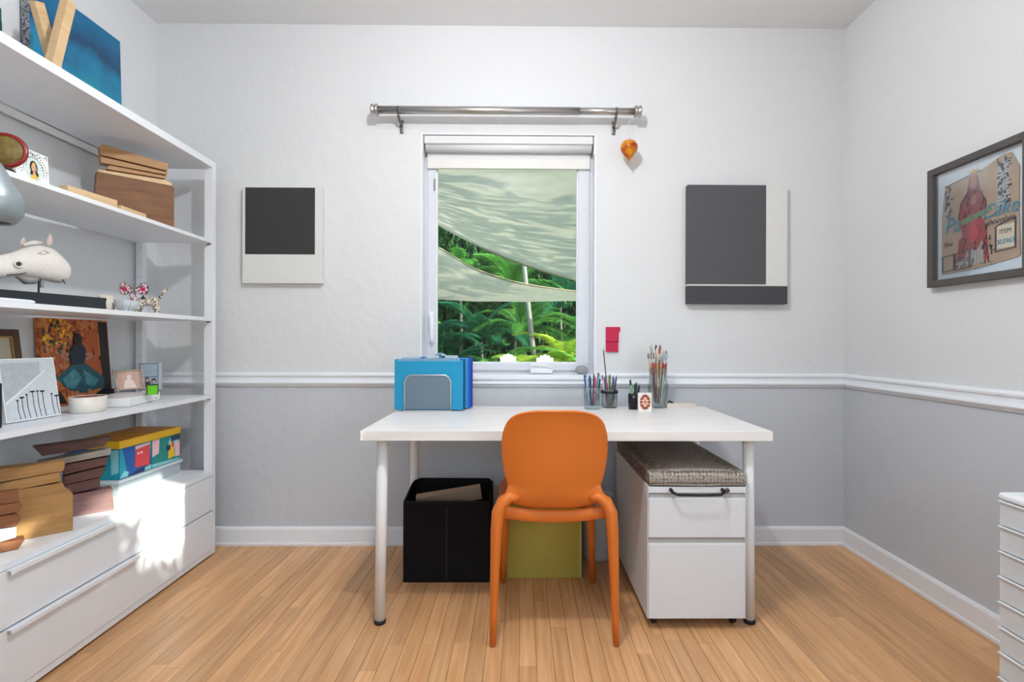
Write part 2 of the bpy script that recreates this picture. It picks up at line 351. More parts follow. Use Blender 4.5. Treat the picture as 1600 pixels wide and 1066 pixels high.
def framed_art():
    a = hx(1450, 268, XR-.03); b = hx(1450, 450, XR-.03); H_ = a.z-b.z; W_ = H_*.93
    t = thing('framed_artwork', 'grey wooden frame holding a red-robed figure drawn on cardboard, on the right wall', 'picture', (XR, a.y, b.z), rz=-PI/2)
    fm = mat('grey stained oak', '5e5957', .6, var=(14, .25), stretch=(2, 2, 12)); f = .026
    finish('frame_side', B((0, f, -.034, -.002, 0, H_), bevel=.002), fm, t); finish('frame_side', B((W_-f, W_, -.034, -.002, 0, H_), bevel=.002), fm, t)
    finish('frame_rail', B((f, W_-f, -.034, -.002, 0, f), bevel=.002), fm, t); finish('frame_rail', B((f, W_-f, -.034, -.002, H_-f, H_), bevel=.002), fm, t)
    finish('mat_board', B((f, W_-f, -.008, -.002, f, H_-f)), mat('mat board', 'dfe6ea', .8), t)
    kr = mat('kraft cardboard', 'c0a183', .85, var=(30, .15), bump=(60, .1)); red = mat('art red', 'b33a37', .7, var=(60, .3)); blk = mat('art ink', '2b2830', .7)
    tl = mat('art teal', '3c8aa0', .7); bl = mat('art pale blue', 'a9c4d8', .7, var=(60, .2)); gn = mat('art green', '6f8a62', .7); sk = mat('art skin', 'a87458', .7); gd = mat('art gold', 'd8b470', .7); dk = mat('art maroon', '7a2730', .7)
    def S(p): return [(f+.006+u*(W_-2*f-.012)*.97, f+v*(H_-2*f)) for u, v in p]
    board = S([(.05, .05), (.05, .58), (.08, .78), (.10, .86), (.55, .90), (.80, .965), (.88, .955), (.96, .82), (.955, .5), (.97, .12), (.94, .10), (.5, .06)])
    finish('cardboard_piece', PR(board, -.008, -.0125), kr, t)
    L1 = [S([(.33, .36), (.28, .52), (.31, .66), (.38, .73), (.54, .73), (.60, .64), (.61, .56), (.56, .50), (.62, .40), (.64, .12), (.59, .12), (.57, .30), (.50, .22), (.40, .24), (.34, .16), (.26, .16), (.28, .34)]), S([(.40, .72), (.43, .86), (.45, .88), (.47, .86), (.54, .72)])]
    hair = [S([(.37, .70), (.41, .86), (.44, .90), (.48, .90), (.51, .86), (.55, .70), (.52, .72), (.40, .72)])]
    face = [EL(*S([(.46, .82)])[0], .015, .028), S([(.43, .62), (.50, .62), (.49, .70), (.44, .70)])]
    crown = [S([(.42, .88), (.41, .93), (.44, .915), (.46, .94), (.48, .915), (.51, .93), (.50, .88)])]
    robe = [S([(.42, .52), (.40, .34), (.46, .28), (.52, .34), (.52, .52)])]
    blue = [S([(.34+.035*i, .10+.01*(i % 3)), (.355+.035*i, .10), (.352+.035*i, .36+.02*(i % 2)), (.338+.035*i, .36)]) for i in range(7)]
    wh = [S([(.10, .46+.035*i), (.17, .46+.035*i), (.17, .475+.035*i), (.10, .475+.035*i)]) for i in range(10)]+[S([(.73, .52+.03*i), (.86, .53+.03*i), (.86, .545+.03*i), (.73, .535+.03*i)]) for i in range(13)]
    gr = [S([(.30, .50), (.42, .53), (.66, .56), (.68, .53), (.50, .49), (.34, .46)])]
    rr = random.Random(3); ink = []
    for cx, cz, sx, sz, n in ((.14, .66, .035, .2, 34), (.80, .72, .06, .2, 50), (.47, .45, .16, .3, 60), (.66, .2, .02, .12, 14), (.45, .10, .2, .02, 12)):
        for _ in range(n):
            u, v = cx+rr.uniform(-sx, sx), cz+rr.uniform(-sz, sz); a_ = rr.choice((0, PI/2, 1.2)); l = rr.uniform(.01, .05)
            ink += stroke(S([(u, v), (u+l*math.cos(a_), v+l*math.sin(a_))]), .0014)
    for pl in ([(.28, .52), (.31, .66), (.38, .73)], [(.54, .73), (.61, .62), (.61, .56)], [(.10, .86), (.55, .90)], [(.80, .40), (.93, .42), (.93, .18), (.72, .17), (.72, .38), (.80, .40)], [(.24, .22), (.42, .24), (.42, .08), (.24, .07), (.24, .22)], [(.07, .21), (.22, .22), (.22, .08), (.07, .07), (.07, .21)]): ink += stroke(S(pl), .0022)
    art(t, 'drawing', [(bl, blue+wh), (red, L1), (dk, hair), (sk, face), (gd, crown), (mat('art crimson', 'd0323c', .7), robe), (gn, gr), (mat('art label', 'd9c9ae', .7), [S([(.74, .19), (.92, .19), (.92, .38), (.74, .38)])]), (blk, ink)], -.0125)
    q = S([(.20, .42), (.76, .47), (.77, .405), (.83, .31), (.83, .225), (.33, .14), (.15, .14), (.15, .30)])
    text(t, 'Pa', tl, *q[0], .085, -.0165, .3); text(t, 'Cake', tl, *q[1], .07, -.0165, .3)
    text(t, 'chocolate', blk, *q[2], .030, -.0165, .3); text(t, 'ITEM', blk, *q[3], .022, -.0165); text(t, '00396S', tl, *q[4], .025, -.0165)
    text(t, 'CHOCO', blk, *q[5], .020, -.0165); text(t, 'Fine', blk, *q[7], .026, -.0165, .3)
    finish('glass_pane', B((f, W_-f, -.024, -.0225, f, H_-f)), thin_glass('picture glass', 'fbfdff', .0, .2), t)
framed_art()

# ================================================================== DESK
ZT = .732
a = hz(560, 675, ZT); b = hz(1204, 673, ZT); yD = (a.y+b.y)/2
dx0, dx1 = a.x, b.x; YT0, YT1 = yD, yD+.75
dsk = thing('desk', 'long white desk with pale wood grain and round steel legs under the window', 'desk', ((dx0+dx1)/2, (YT0+YT1)/2, 0)); hw, hd = (dx1-dx0)/2, .375
finish('tabletop', B((-hw, hw, -hd, hd, ZT-.036, ZT), bevel=.002), mat('white grained laminate', 'f4f1f0', .36, var=(7, .25), stretch=(.5, 9, 9), col2='e4dfdc'), dsk)
for sx in (-1, 1):
    for sy in (-1, 1):
        lx, ly = sx*(hw-.065), sy*(hd-.065)
        g = finish('leg', TB([(lx, ly, ZT-.036), (lx+sx*.004, ly, .35), (lx+sx*.008, ly, .016)], [.0205, .0205, .0195], 24), WHITE2, dsk, True)
        finish('foot', LT([(0, 0), (.019, 0), (.0215, .004), (.0215, .016), (0, .016)], 20, Matrix.Translation((lx+sx*.008, ly, 0))), BLACKP, g, True)
        finish('mounting_plate', LT([(0, -.006), (.045, -.006), (.045, 0), (0, 0)], 20, Matrix.Translation((lx, ly, ZT-.036))), WHITE2, g)

# ================================================================== CHAIR
def chair():
    X0 = .117
    OR = mat('orange moulded plastic', 'd87428', .42, bump=(500, .04), var=(8, .04))
    t = thing('side_chair', 'orange moulded plastic chair pushed up to the desk, seen from behind', 'chair', (X0, 2.1, 0))
    # (z, y, halfwidth, wrap) ; y measured from the thing's origin
    rows = [(.822, -.268, .03, 0), (.8205, -.267, .085, .002), (.813, -.264, .128, .006), (.797, -.259, .156, .012), (.772, -.254, .174, .018), (.735, -.248, .185, .024), (.69, -.243, .189, .03), (.64, -.239, .186, .034), (.59, -.234, .178, .036), (.55, -.229, .166, .034), (.522, -.225, .164, .026),
            (.496, -.217, .173, .012), (.470, -.198, .186, .002), (.455, -.150, .194, -.006), (.453, -.06, .2, -.01), (.453, .03, .208, -.01), (.456, .12, .206, -.01), (.458, .19, .198, -.008), (.452, .235, .18, -.004), (.436, .255, .165, 0)]
    bm = bmesh.new(); N = 16; g = []
    for i, (z, y, w_, wr) in enumerate(rows):
        seat = i > 12
        row = []
        for k in range(N+1):
            u = -1+2*k/N; q = abs(u)**2.2
            lip = .014*abs(u)**3 if seat else 0
            if 10 <= i <= 13: lip += .030*abs(u)**3
            row.append(bm.verts.new((w_*u, y+(wr*q if not seat else 0), z+lip+(0 if seat else -.0*q))))
        g.append(row)
    for r0, r1 in zip(g, g[1:]):
        for k in range(N): bm.faces.new((r0[k], r0[k+1], r1[k+1], r1[k]))
    o = finish('seat_shell', bm, OR, t, True)
    m = o.modifiers.new('s', 'SOLIDIFY'); m.thickness = .009; m.offset = 0
    m = o.modifiers.new('b', 'SUBSURF'); m.levels = 2; m.render_levels = 2
    for s in (-1, 1):
        rl = TB([(s*.125, -.206, .508), (s*.156, -.209, .512), (s*.182, -.212, .494), (s*.198, -.217, .458), (s*.203, -.222, .40), (s*.208, -.227, .25), (s*.212, -.230, .10), (s*.215, -.232, .004)], [.015, .024, .0275, .0285, .026, .021, .017, .0135], 14, sq=(.8, 1))
        finish('leg', rl, OR, t, True)
        fl_ = TB([(s*.15, .215, .446), (s*.172, .222, .436), (s*.18, .226, .40), (s*.188, .24, .22), (s*.196, .255, .004)], [.016, .022, .023, .019, .0135], 14, sq=(.9, 1))
        finish('leg', fl_, OR, t, True)
        finish('side_rail', TB([(s*.196, -.215, .462), (s*.20, -.1, .435), (s*.198, .1, .43), (s*.175, .22, .436)], [.018, .016, .016, .018], 12, sq=(1.1, .6)), OR, t, True)
    pts = [(u*.196, -.205+.018*(1-u*u), .462-.026*(1-u*u)) for u in [-1+.125*i for i in range(17)]]
    finish('rear_apron', TB(pts, .024, 12, sq=(.95, .4)), OR, t, True)
    finish('front_apron', TB([(-.17, .222, .433), (0, .235, .428), (.17, .222, .433)], .017, 12, sq=(1, .5)), OR, t, True)
chair()

# ================================================================== UNDER THE DESK
def file_cabinet():
    y0 = 1.968; x0 = hy(1012, 860, y0).x; x1 = .828+.0; zb, zt = .040, .527; dp = .655
    t = thing('file_cabinet', 'white two-drawer mobile file cabinet with a woven seat cushion under the desk', 'cabinet', ((x0+x1)/2, y0+dp/2, 0)); w_ = (x1-x0)/2; h = dp/2
    m = mat('off white steel', 'e2e6ea', .42)
    finish('body', B((-w_, w_, -h+.022, h, zb, zt), (-w_, -w_+.004, -h+.004, -h+.022, zb, zt), (w_-.004, w_, -h+.004, -h+.022, zb, zt), bevel=.0015), m, t)
    finish('top_rail', B((-w_+.003, w_-.003, -h, -h+.021, zt-.024, zt-.001), bevel=.002), m, t)
    d1 = finish('drawer', B((-w_+.004, w_-.004, -h-.001, -h+.021, .339, .484), bevel=.003), m, t)
    finish('finger_pull', PR([(-h+.004, .484), (-h+.016, .484), (-h+.020, .500), (-h+.006, .500)], -w_+.006, w_-.006, 'x'), mat('shaded recess steel', 'b4b3b1', .45), d1)  # darker grey paints in the shade of the finger recess
    d2 = finish('drawer', B((-w_+.004, w_-.004, -h-.001, -h+.021, zb+.002, .318), bevel=.003), m, t)
    finish('finger_pull', PR([(-h+.004, .318), (-h+.016, .318), (-h+.020, .335), (-h+.006, .335)], -w_+.006, w_-.006, 'x'), MC['shaded recess steel'], d2)
    a_, b_ = -.098, .092; zz = .512
    hd_ = finish('handle', TB([(a_, -h, zz+.004), (a_+.002, -h-.024, zz), (a_+.018, -h-.034, zz-.006), (0, -h-.036, zz-.007), (b_-.018, -h-.034, zz-.006), (b_-.002, -h-.024, zz), (b_, -h, zz+.004)], [.007, .006, .005, .0045, .005, .006, .007], 10), BLACKP, t, True, label='black bow handle')
    finish('lock', LT([(0, 0), (.009, 0), (.009, .006), (.006, .008), (.005, .005), (0, .005)], 18, Matrix.Translation((w_-.073, -h, zz+.002)) @ Matrix.Rotation(PI/2, 4, 'X')), DARKM, t, label='round metal lock')
    for sx in (-1, 1):
        for sy in (-1, 1):
            c = Matrix.Translation((sx*(w_-.05)+(.02 if sx > 0 else -.015), sy*(h-.055), .018)) @ Matrix.Rotation(PI/2, 4, 'Y')
            g = finish('caster', LT([(0, -.011), (.014, -.011), (.018, -.008), (.018, .008), (.014, .011), (0, .011)], 20, c), BLACKP, t, True)
            finish('caster_fork', B((sx*(w_-.05)+(.02 if sx > 0 else -.015)-.015, sx*(w_-.05)+(.02 if sx > 0 else -.015)+.015, sy*(h-.055)-.012, sy*(h-.055)+.016, .022, .041), bevel=.003), BLACKP, g)
    # cushion with a small woven ring pattern
    cm = bpy.data.materials.new('woven taupe fabric'); cm.use_nodes = True; n = cm.node_tree.nodes; L = cm.node_tree.links
    tc = n.new('ShaderNodeTexCoord'); vo = n.new('ShaderNodeTexVoronoi'); vo.inputs['Scale'].default_value = 75; vo.inputs['Randomness'].default_value = .25
    L.new(tc.outputs['Object'], vo.inputs[0]); cr = n.new('ShaderNodeValToRGB'); e = cr.color_ramp.elements
    e[0].position = .12; e[0].color = (*lin('7a7068'), 1); e[1].position = .62; e[1].color = (*lin('6a605a'), 1); k_ = cr.color_ramp.elements.new(.36); k_.color = (*lin('b5aca2'), 1)
    L.new(vo.outputs['Distance'], cr.inputs[0]); L.new(cr.outputs[0], n['Principled BSDF'].inputs['Base Color']); n['Principled BSDF'].inputs['Roughness'].default_value = .9
    bp = n.new('ShaderNodeBump'); bp.inputs['Strength'].default_value = .4; bp.inputs['Distance'].default_value = .003; L.new(vo.outputs['Distance'], bp.inputs['Height']); L.new(bp.outputs[0], n['Principled BSDF'].inputs['Normal'])
    bm = B((-w_+.004, w_-.0, -h+.002, h, zt, zt+.052)); bmesh.ops.subdivide_edges(bm, edges=list(bm.edges), cuts=5, use_grid_fill=True)
    for v in bm.verts:
        if v.co.z > zt+.03: v.co.z += .008*(1-(v.co.x/w_)**2)
        if zt+.01 < v.co.z < zt+.045 and v.co.y < -h+.01: v.co.y -= .008
    c = finish('cushion', bm, cm, t, True, label='woven taupe seat cushion'); md = c.modifiers.new('b', 'BEVEL'); md.width = .018; md.segments = 3; md.limit_method = 'ANGLE'
    finish('cushion_piping', TB([(-w_+.008, -h+.001, zt+.008), (0, -h-.003, zt+.006), (w_-.006, -h+.001, zt+.008)], .003, 8), cm, c, True)
file_cabinet()
def black_bin():
    y0 = 2.36; a = hy(629.5, 800, y0); b = hy(766, 800, y0); w_ = (b.x-a.x)/2; d_ = .250; m = mat('black woven fabric', '2b292b', .95, bump=(300, .5), var=(120, .4), spec=.1)
    t = thing('storage_bin', 'open black fabric storage bin holding a plank under the desk', 'bin', ((a.x+b.x)/2, y0, 0)); tk = .008; zf, zb = .352, .394
    bm = bmesh.new(); prism(bm, R4(-w_+.005, w_-.005, 0, zf), 0, tk); finish('front_panel', bm, m, t)
    finish('back_panel', PR([(-w_, 0), (w_, 0), (w_, zb-.02), (w_-.02, zb), (-w_+.03, zb+.002), (-w_, zb-.012)], d_-tk, d_), m, t)
    for s in (-1, 1):
        finish('side_panel', PR([(tk, 0), (d_-tk, 0), (d_-tk, zb-.010), (d_*.72, zb-.010), (d_*.3, zf+.010), (tk, zf)], s*w_-(tk if s > 0 else 0), s*w_+(0 if s > 0 else tk), 'x'), m, t)
    finish('bottom_panel', B((-w_+tk, w_-tk, tk, d_-tk, .001, .01)), m, t)
    finish('rim_binding', TB([(-w_+.005, .003, zf), (0, .000, zf+.002), (w_-.005, .003, zf)], .005, 8), mat('black binding', '0e0e10', .7), t, True)
    finish('centre_seam', B((-.0012, .0012, -.0015, .0005, .02, zf-.02)), mat('grey seam', '3a393b', .8), t)
    pm = mat('pale raw wood', 'bda58c', .7, var=(10, .2), stretch=(1, 8, 8))
    c = thing('wooden_plank', 'short pale wooden plank lying inside the black fabric bin', 'plank', (t.location.x-.0, y0+.122, .322), rot=(.15, -.13, .12))
    finish('board', B((-.15, .145, -.022, .022, -.008, .05), bevel=.002), pm, c)
    for i, (dx, dy) in enumerate(((.03, .1), (.09, .1))):
        tag(finish('paper_scrap', PR([(0, 0), (.03, .004), (.035, .016), (.016, .022), (.002, .014)], 0, .004, 'y', .0005), mat('white paper', 'e8e6e0', .8), loc=(t.location.x+dx-.04, y0+.10, .295+.0*i), rot=(.5, 0, .3*i)), ('crumpled white paper scrap in the black bin, nearer the left side', 'crumpled white paper scrap in the black bin, nearer the chair')[i], 'paper')
    tag(finish('cardboard_carton', B((-.15, .15, .03, .23, .012, .290), bevel=.002), mat('dark carton', '2b2725', .8), loc=(t.location.x, y0, 0)), 'dark carton filling the lower part of the black fabric bin', 'box')
black_bin()
def green_box():
    y0 = 2.40; a = hy(791, 900, y0); b = hy(909, 900, y0); w_ = (b.x-a.x)/2; m = mat('olive lime cloth', 'b9a94c', .8, var=(90, .08), bump=(250, .15))
    t = thing('storage_box', 'olive lime square storage box on the floor behind the orange chair', 'box', ((a.x+b.x)/2, y0, 0))
    finish('box_body', B((-w_+.002, w_-.002, .002, .30, 0, .315), bevel=.003), m, t)
    finish('lid', B((-w_, w_, 0, .302, .316, .345), bevel=.003), m, t)
    finish('edge_strip', B((w_-.012, w_-.0015, -.0005, .0015, .002, .314)), mat('lime edge', 'c6b860', .6), t)
green_box()
def waste_bin():
    p = hy(955, 860, 2.62)
    t = thing('waste_bin', 'white plastic waste bin standing between the chair and the file cabinet', 'bin', (p.x-.022, 2.62, 0))
    m = mat('dull white plastic', 'cfcfce', .5)
    bm = bmesh.new()
    lathe(bm, [(0, .0), (.056, .0), (.062, .008), (.078, .30), (.082, .305), (.082, .318), (.076, .318), (.074, .30), (.058, .014), (0, .012)], 28, None, 1.0, .8)
    finish('bucket', bm, m, t, True); t.location.x = p.x-.0
    t.location.x = .366
waste_bin()

# ================================================================== ON THE DESK
def file_sorter():
    y0 = 2.50; z = ZT
    t = thing('file_sorter', 'silver mesh desktop file sorter holding blue folders on the left of the desk', 'file sorter', (hy(668, 640, y0).x, y0, z))
    px = 1/F*y0; a = -36*px; b = 36*px; wr = mat('silver wire', 'c9c9cc', .3, .8)
    mesh = frosted('grey mesh panel', '8f9498', .62, .5)
    def arch(y, h, lean):
        pts = [(a, y, .004), (a, y+lean*.5, h*.5), (a, y+lean, h-.03), (a+.008, y+lean, h-.012), (a+.025, y+lean, h), (0, y+lean, h), (b-.025, y+lean, h), (b-.008, y+lean, h-.012), (b, y+lean, h-.03), (b, y+lean*.5, h*.5), (b, y, .004)]
        return pts
    for i, (y, h) in enumerate(((0, .168), (.052, .15), (.104, .15), (.156, .168))):
        g = finish('divider', TB(arch(y, h, 0), .0034, 8), wr, t, True)
        finish('mesh_panel', PR([(a+.003, .01), (b-.003, .01), (b-.003, h-.03), (b-.012, h-.008), (b-.027, h-.003), (a+.027, h-.003), (a+.012, h-.008), (a+.003, h-.03)], y-.0007, y+.0007), mesh, g)
    finish('base_wire', TB([(a, -.01, .003), (a, .17, .003)], .003, 8), wr, t); finish('base_wire', TB([(b, -.01, .003), (b, .17, .003)], .003, 8), wr, t)
    finish('base_wire', TB([(a, -.010, .003), (b, -.010, .003)], .003, 8), wr, t); finish('base_tray', B((a, b, 0, .156, .0045, .006)), mesh, t)
    # folders
    X0, Y0 = t.location.x, t.location.y
    def folder(name, dy, x0, x1, h, col, th, label, cat='folder', lean=0):
        m = mat('card '+col, col, .5); f = thing(name, label, cat, (X0+(x0+x1)/2, Y0+dy, z+.0062), rot=(lean, 0, 0)); w_ = (x1-x0)/2
        finish('front_cover', B((-w_, w_, 0, .0012, 0, h), bevel=.0004), m, f); finish('back_cover', B((-w_, w_, th-.0012, th, 0, h+.004), bevel=.0004), m, f)
        finish('pages', B((-w_+.004, w_-.003, .0014, th-.0014, .002, h-.004)), mat('paper edge', 'eef2f6', .8), f); return f, w_
    f, w_ = folder('spiral_notebook', .006, -52*px, 55*px, .230, '1490bc', .010, 'bright cyan spiral notebook standing at the front of the file sorter', 'notebook')
    bm = bmesh.new()
    for i in range(34): x = -w_+.02+i*(2*w_-.04)/33; tube(bm, [(x, -.003, .226), (x, -.003, .236), (x, .004, .240), (x, .012, .236), (x, .012, .226)], .0011, 5)
    finish('spiral_binding', bm, mat('white coil', 'e8eef2', .3), f, kind='stuff')
    folder('folder', .022, -50*px, 57*px, .232, '1b2d78', .012, 'dark navy folder just behind the cyan notebook')
    f, w_ = folder('folder', .064, -46*px, 61*px, .236, '2494c4', .010, 'sky blue hanging folder with clear index tabs in the middle of the sorter')
    for i, q in enumerate((-.13, -.04, .05)): finish('index_tab', B((q, q+.06, .002, .004, .238, .252), bevel=.0005), frosted('clear tab', 'd8ecf4', .4, .2), f)
    folder('folder', .080, -43*px, 64*px, .234, '2450c8', .014, 'royal blue folder behind the sky blue one')
    folder('folder', .118, -40*px, 66*px, .236, '1d3fa6', .012, 'deep blue folder with white edges near the back of the sorter')
    folder('folder', .138, -38*px, 66*px, .238, '3b4668', .008, 'rearmost slate blue folder in the sorter')
file_sorter()
def pencil(bm, p, q, r=.0036, tip=.012, mi=(0, 1)):
    p, q = Vector(p), Vector(q); d = (q-p).normalized(); n0 = len(bm.faces); tube(bm, [p, q], r, 7); bm.faces.ensure_lookup_table()
    for f in bm.faces[n0:]: f.material_index = mi[0]
    n0 = len(bm.faces); tube(bm, [q, q+d*tip], [r, r*.25], 7); bm.faces.ensure_lookup_table()
    for f in bm.faces[n0:]: f.material_index = mi[1]
def pen_thing(name, label, cat, base, top, r, cols, tip=.012, group=None):
    bm = bmesh.new(); b = Vector(base); pencil(bm, (0, 0, 0), Vector(top)-b, r, tip)
    o = finish(name, bm, [mat('pen '+cols[0], cols[0], .4), mat('pen '+cols[1], cols[1], .4)], loc=b); tag(o, label, cat, group); return o
PENC = ['near-black pen', 'magenta pen', 'slate grey pen', 'sky blue pen', 'white pen', 'strong blue pen', 'pale blue-grey pen', 'dark charcoal pen', 'rose red pen', 'light turquoise pen']
PNC = ['dark blue pencil', 'mid blue pencil', 'mustard yellow pencil', 'blackish teal pencil', 'dusty light blue pencil', 'white pencil', 'mauve pencil', 'steel grey-blue pencil', 'olive brown pencil', 'indigo pencil']
MKC = ['blue-black marker', 'grey marker with a pale tip', 'plain black marker', 'light green marker', 'dark slate marker']
def cup(px, py, y, wpx, hpx, name, label, m, taper=.85, band=None, th=.0022):
    p = hz(px, py, ZT); p = Vector((hy(px, py, y).x, y, ZT)); r = wpx/2/F*y; h = hpx/F*y
    t = thing(name, label, 'jar' if 'jar' in name else 'cup', p)
    finish('wall', LT([(0, .0), (r*taper, 0), (r*(taper*.5+.5), h*.5), (r, h), (r-th, h), (r*(taper*.5+.5)-th, h*.5), (r*taper-th, .006), (0, .006)], 28), m, t, True)
    if band: finish('band', LT([(r*.97, h*.80), (r*1.05, h*.80), (r*1.05, h*.93), (r*.97, h*.93)], 28), band, t, True)
    return t, p, r, h
def fill(p, r, h, items, spread=.8):
    for i, (ang, rr_, top, lean, rad, c1, c2, nm, lb, cat, grp) in enumerate(items):
        b = (p.x+rr_*r*math.cos(ang)*.55, p.y+rr_*r*math.sin(ang)*.55, p.z+.008)
        e = (p.x+rr_*r*spread*math.cos(ang)+lean, p.y+rr_*r*spread*math.sin(ang)*.9, p.z+top)
        pen_thing(nm, lb, cat, b, e, rad, (c1, c2), group=grp)
rr = random.Random(11)
t, p, r, h = cup(925, 640, 2.60, 27, 34, 'glass_cup', 'cut glass tumbler full of pens, leftmost cup on the desk', GL2, .86)
finish('cut_glass_base', LT([(0, 0), (r*.87, 0), (r*.9, .018), (r*.6, .020), (0, .016)], 24), frosted('thick glass base', 'bcd4dc', .5, .1), t, True)
cols = ['16202c', 'a02050', '30405a', '2c7ab0', 'dfe3e8', '2050a0', 'b8c4d0', '3c3c48', 'c04060', '60a0c0']
fill(p, r, h, [(i*PI/5, .78, .145+.018*((i*3) % 4)/3, (.012*math.cos(i*PI/5)), .0042, cols[i], cols[(i*3+4) % 10], 'pen', PENC[i]+' in the cut glass tumbler', 'pen', 'assorted pens in the cut glass tumbler') for i in range(10)])
t, p, r, h = cup(952, 635, 2.665, 26, 28, 'glass_jar', 'clear glass jar of coloured pencils with a black band, behind the tumbler', GL2, .95, mat('black band', '131315', .5))
cols2 = ['2a5c9a', '3f7fc0', 'c8b04a', '20303c', '6c8cb0', 'e0e0e0', '9a5a8a', '456070', '806020', '304878']
fill(p, r, h, [(i*PI/5+.3, .76, .135+.02*((i*7) % 5)/4, .010*math.cos(i*PI/5+.3), .0038, cols2[i], cols2[(i+3) % 10], 'pencil', PNC[i]+' in the banded glass jar', 'pencil', 'coloured pencils in the banded glass jar') for i in range(10)])
e = hy(943, 549, 2.66)
pen_thing('thin_stick', 'long thin dark stick rising far above the pencils in the banded jar', 'stick', (p.x-.006, p.y, p.z+.05), (e.x, 2.66, e.z), .0028, ('3b3734', '3b3734'))
t, p, r, h = cup(991, 636, 2.60, 19, 24, 'pen_cup', 'small black pen cup with markers, between the jar and the brush vase', mat('gloss black', '15161c', .25), .96)
fill(p, r, h, [(i*PI/2.5, .6, .105+.014*(i % 3), .004*math.cos(i*PI/2.5)*2, .0052, ('20242c', '39404a', '1c1c22', '74b060', '303a48')[i], ('101014', 'd8d8d8', '101014', '9ad080', '101014')[i], 'marker', MKC[i]+' in the small black pen cup', 'marker', 'markers in the small black pen cup') for i in range(5)])
# brush vase
p = Vector((hy(1028, 636, 2.66).x, 2.66, ZT)); r = 14.5/F*2.66; h = 62/F*2.66
t = thing('glass_vase', 'tall clear glass vase crammed with paint brushes', 'vase', p)
finish('wall', LT([(0, 0), (r*.8, 0), (r*.86, .02), (r*1.05, .06), (r*1.1, h*.5), (r*.92, h*.75), (r*1.0, h), (r*.92, h), (r*.85, h*.75), (r*1.02, h*.5), (r*.98, .06), (r*.78, .022), (0, .016)], 28), GL2, t, True)
hand = ['d8c8a8', '9c3026', '7a2a20', 'cfae6a', 'b89860', 'e8e4dc', '4a221c', 'c8c4bc', 'c05a3c', '8c8478', 'e0b888', '5a5450', '2c3a5c', '3c6a4c']
BRC = ['beige', 'brick red', 'dark maroon', 'golden', 'tan', 'white', 'dark brown', 'light grey', 'salmon red', 'taupe', 'peach', 'dark grey', 'navy', 'green']
tipc = ['a8a8a8', 'c8b8a0', 'b0503a', 'd8d0c0', '8a7a6a', '8fa0ac', '504038', 'e0dcd4', '90786a', 'c0a080', 'a8b4bc', '706050']
for i in range(14):
    an = i*2.399; q = .25+.6*((i*5) % 7)/7; tp = h+.055+.055*((i*4) % 5)/4
    b = Vector((p.x+q*r*.5*math.cos(an), p.y+q*r*.5*math.sin(an), p.z+.02)); e = Vector((p.x+q*r*.7*math.cos(an)+.035*math.cos(an)*q, p.y+q*r*.7*math.sin(an), p.z+tp)); d = (e-b).normalized(); L_ = (e-b).length
    o = thing('paint_brush', 'slim paint brush with a %s handle in the glass vase' % BRC[i], 'paint brush', b, group='paint brushes in the glass vase', rot=Vector((0, 0, 1)).rotation_difference(d).to_euler())
    finish('handle', LT([(0, 0), (.0018, .002), (.0034, L_*.55), (.0042, L_*.72), (.003, L_*.8), (0, L_*.8)], 8), mat('brush '+hand[i], hand[i], .35), o, True)
    finish('ferrule', LT([(.0032, L_*.8), (.0042, L_*.91), (0, L_*.91)], 8), NICKEL, o, True)
    finish('bristles', LT([(.004, L_*.91), (.0062, L_*.95), (.0048, L_*.99), (.001, L_*1.02), (0, L_*1.02)], 8, sx=1, sy=.5), mat('bristle '+tipc[i % 12], tipc[i % 12], .9), o, True)
for i, (dx, c) in enumerate(((-.022, 'a8402c'), (.0, 'c79a50'), (.026, 'a32c24'))):
    o = thing('wide_brush', ('flat wide brush with a rust handle, left in the vase', 'flat wide brush with an ochre handle, in the middle of the vase', 'flat wide brush with a red handle, right in the vase')[i], 'paint brush', (p.x+dx*.55, p.y-.008, p.z+.05), rot=(0, dx*4, 0))
    finish('handle', LT([(0, 0), (.003, 0), (.004, .1), (.009, .13), (.011, .165), (.008, .175), (0, .175)], 12, sx=1, sy=.5), mat('brush '+c, c, .35), o, True)
    finish('ferrule', B((-.0105, .0105, -.004, .004, .172, .192), bevel=.001), NICKEL, o)
    finish('bristles', B((-.010, .010, -.0035, .0035, .192, .222), bevel=.002), mat('bristle %d' % i, ('8c7a68', 'd4cab8', 'a0b0bc')[i], .9), o)
# playing-card box
y = 2.49; p = hy(1008, 645, y); t = thing('card_box', 'upright white playing-card box with a red and gold ornament', 'box', (p.x, y, ZT), rz=.05)
finish('carton', B((-.031, .031, 0, .018, 0, .088), bevel=.001), mat('white card stock', 'efe9e2', .5), t)
rr = random.Random(5); lf = []; l2 = []; l3 = []
for i in range(10): an = i*PI/5; lf.append(EL(.018*math.cos(an), .046+.028*math.sin(an), .0085, .007, 8, an)); l2.append(EL(.021*math.cos(an+.3), .046+.034*math.sin(an+.3), .0035, .003, 6))
for i in range(6): an = i*PI/3; l3.append(EL(.008*math.cos(an), .046+.012*math.sin(an), .004, .005, 6))
art(t, 'printed_ornament', [(mat('print rust', 'a84a34', .6), lf), (mat('print dark', '3c3a34', .6), l2), (mat('print ochre', 'd8a060', .6), l3), (mat('print red', 'c8392c', .6), [EL(0, .046, .004, .006, 8)])], 0)
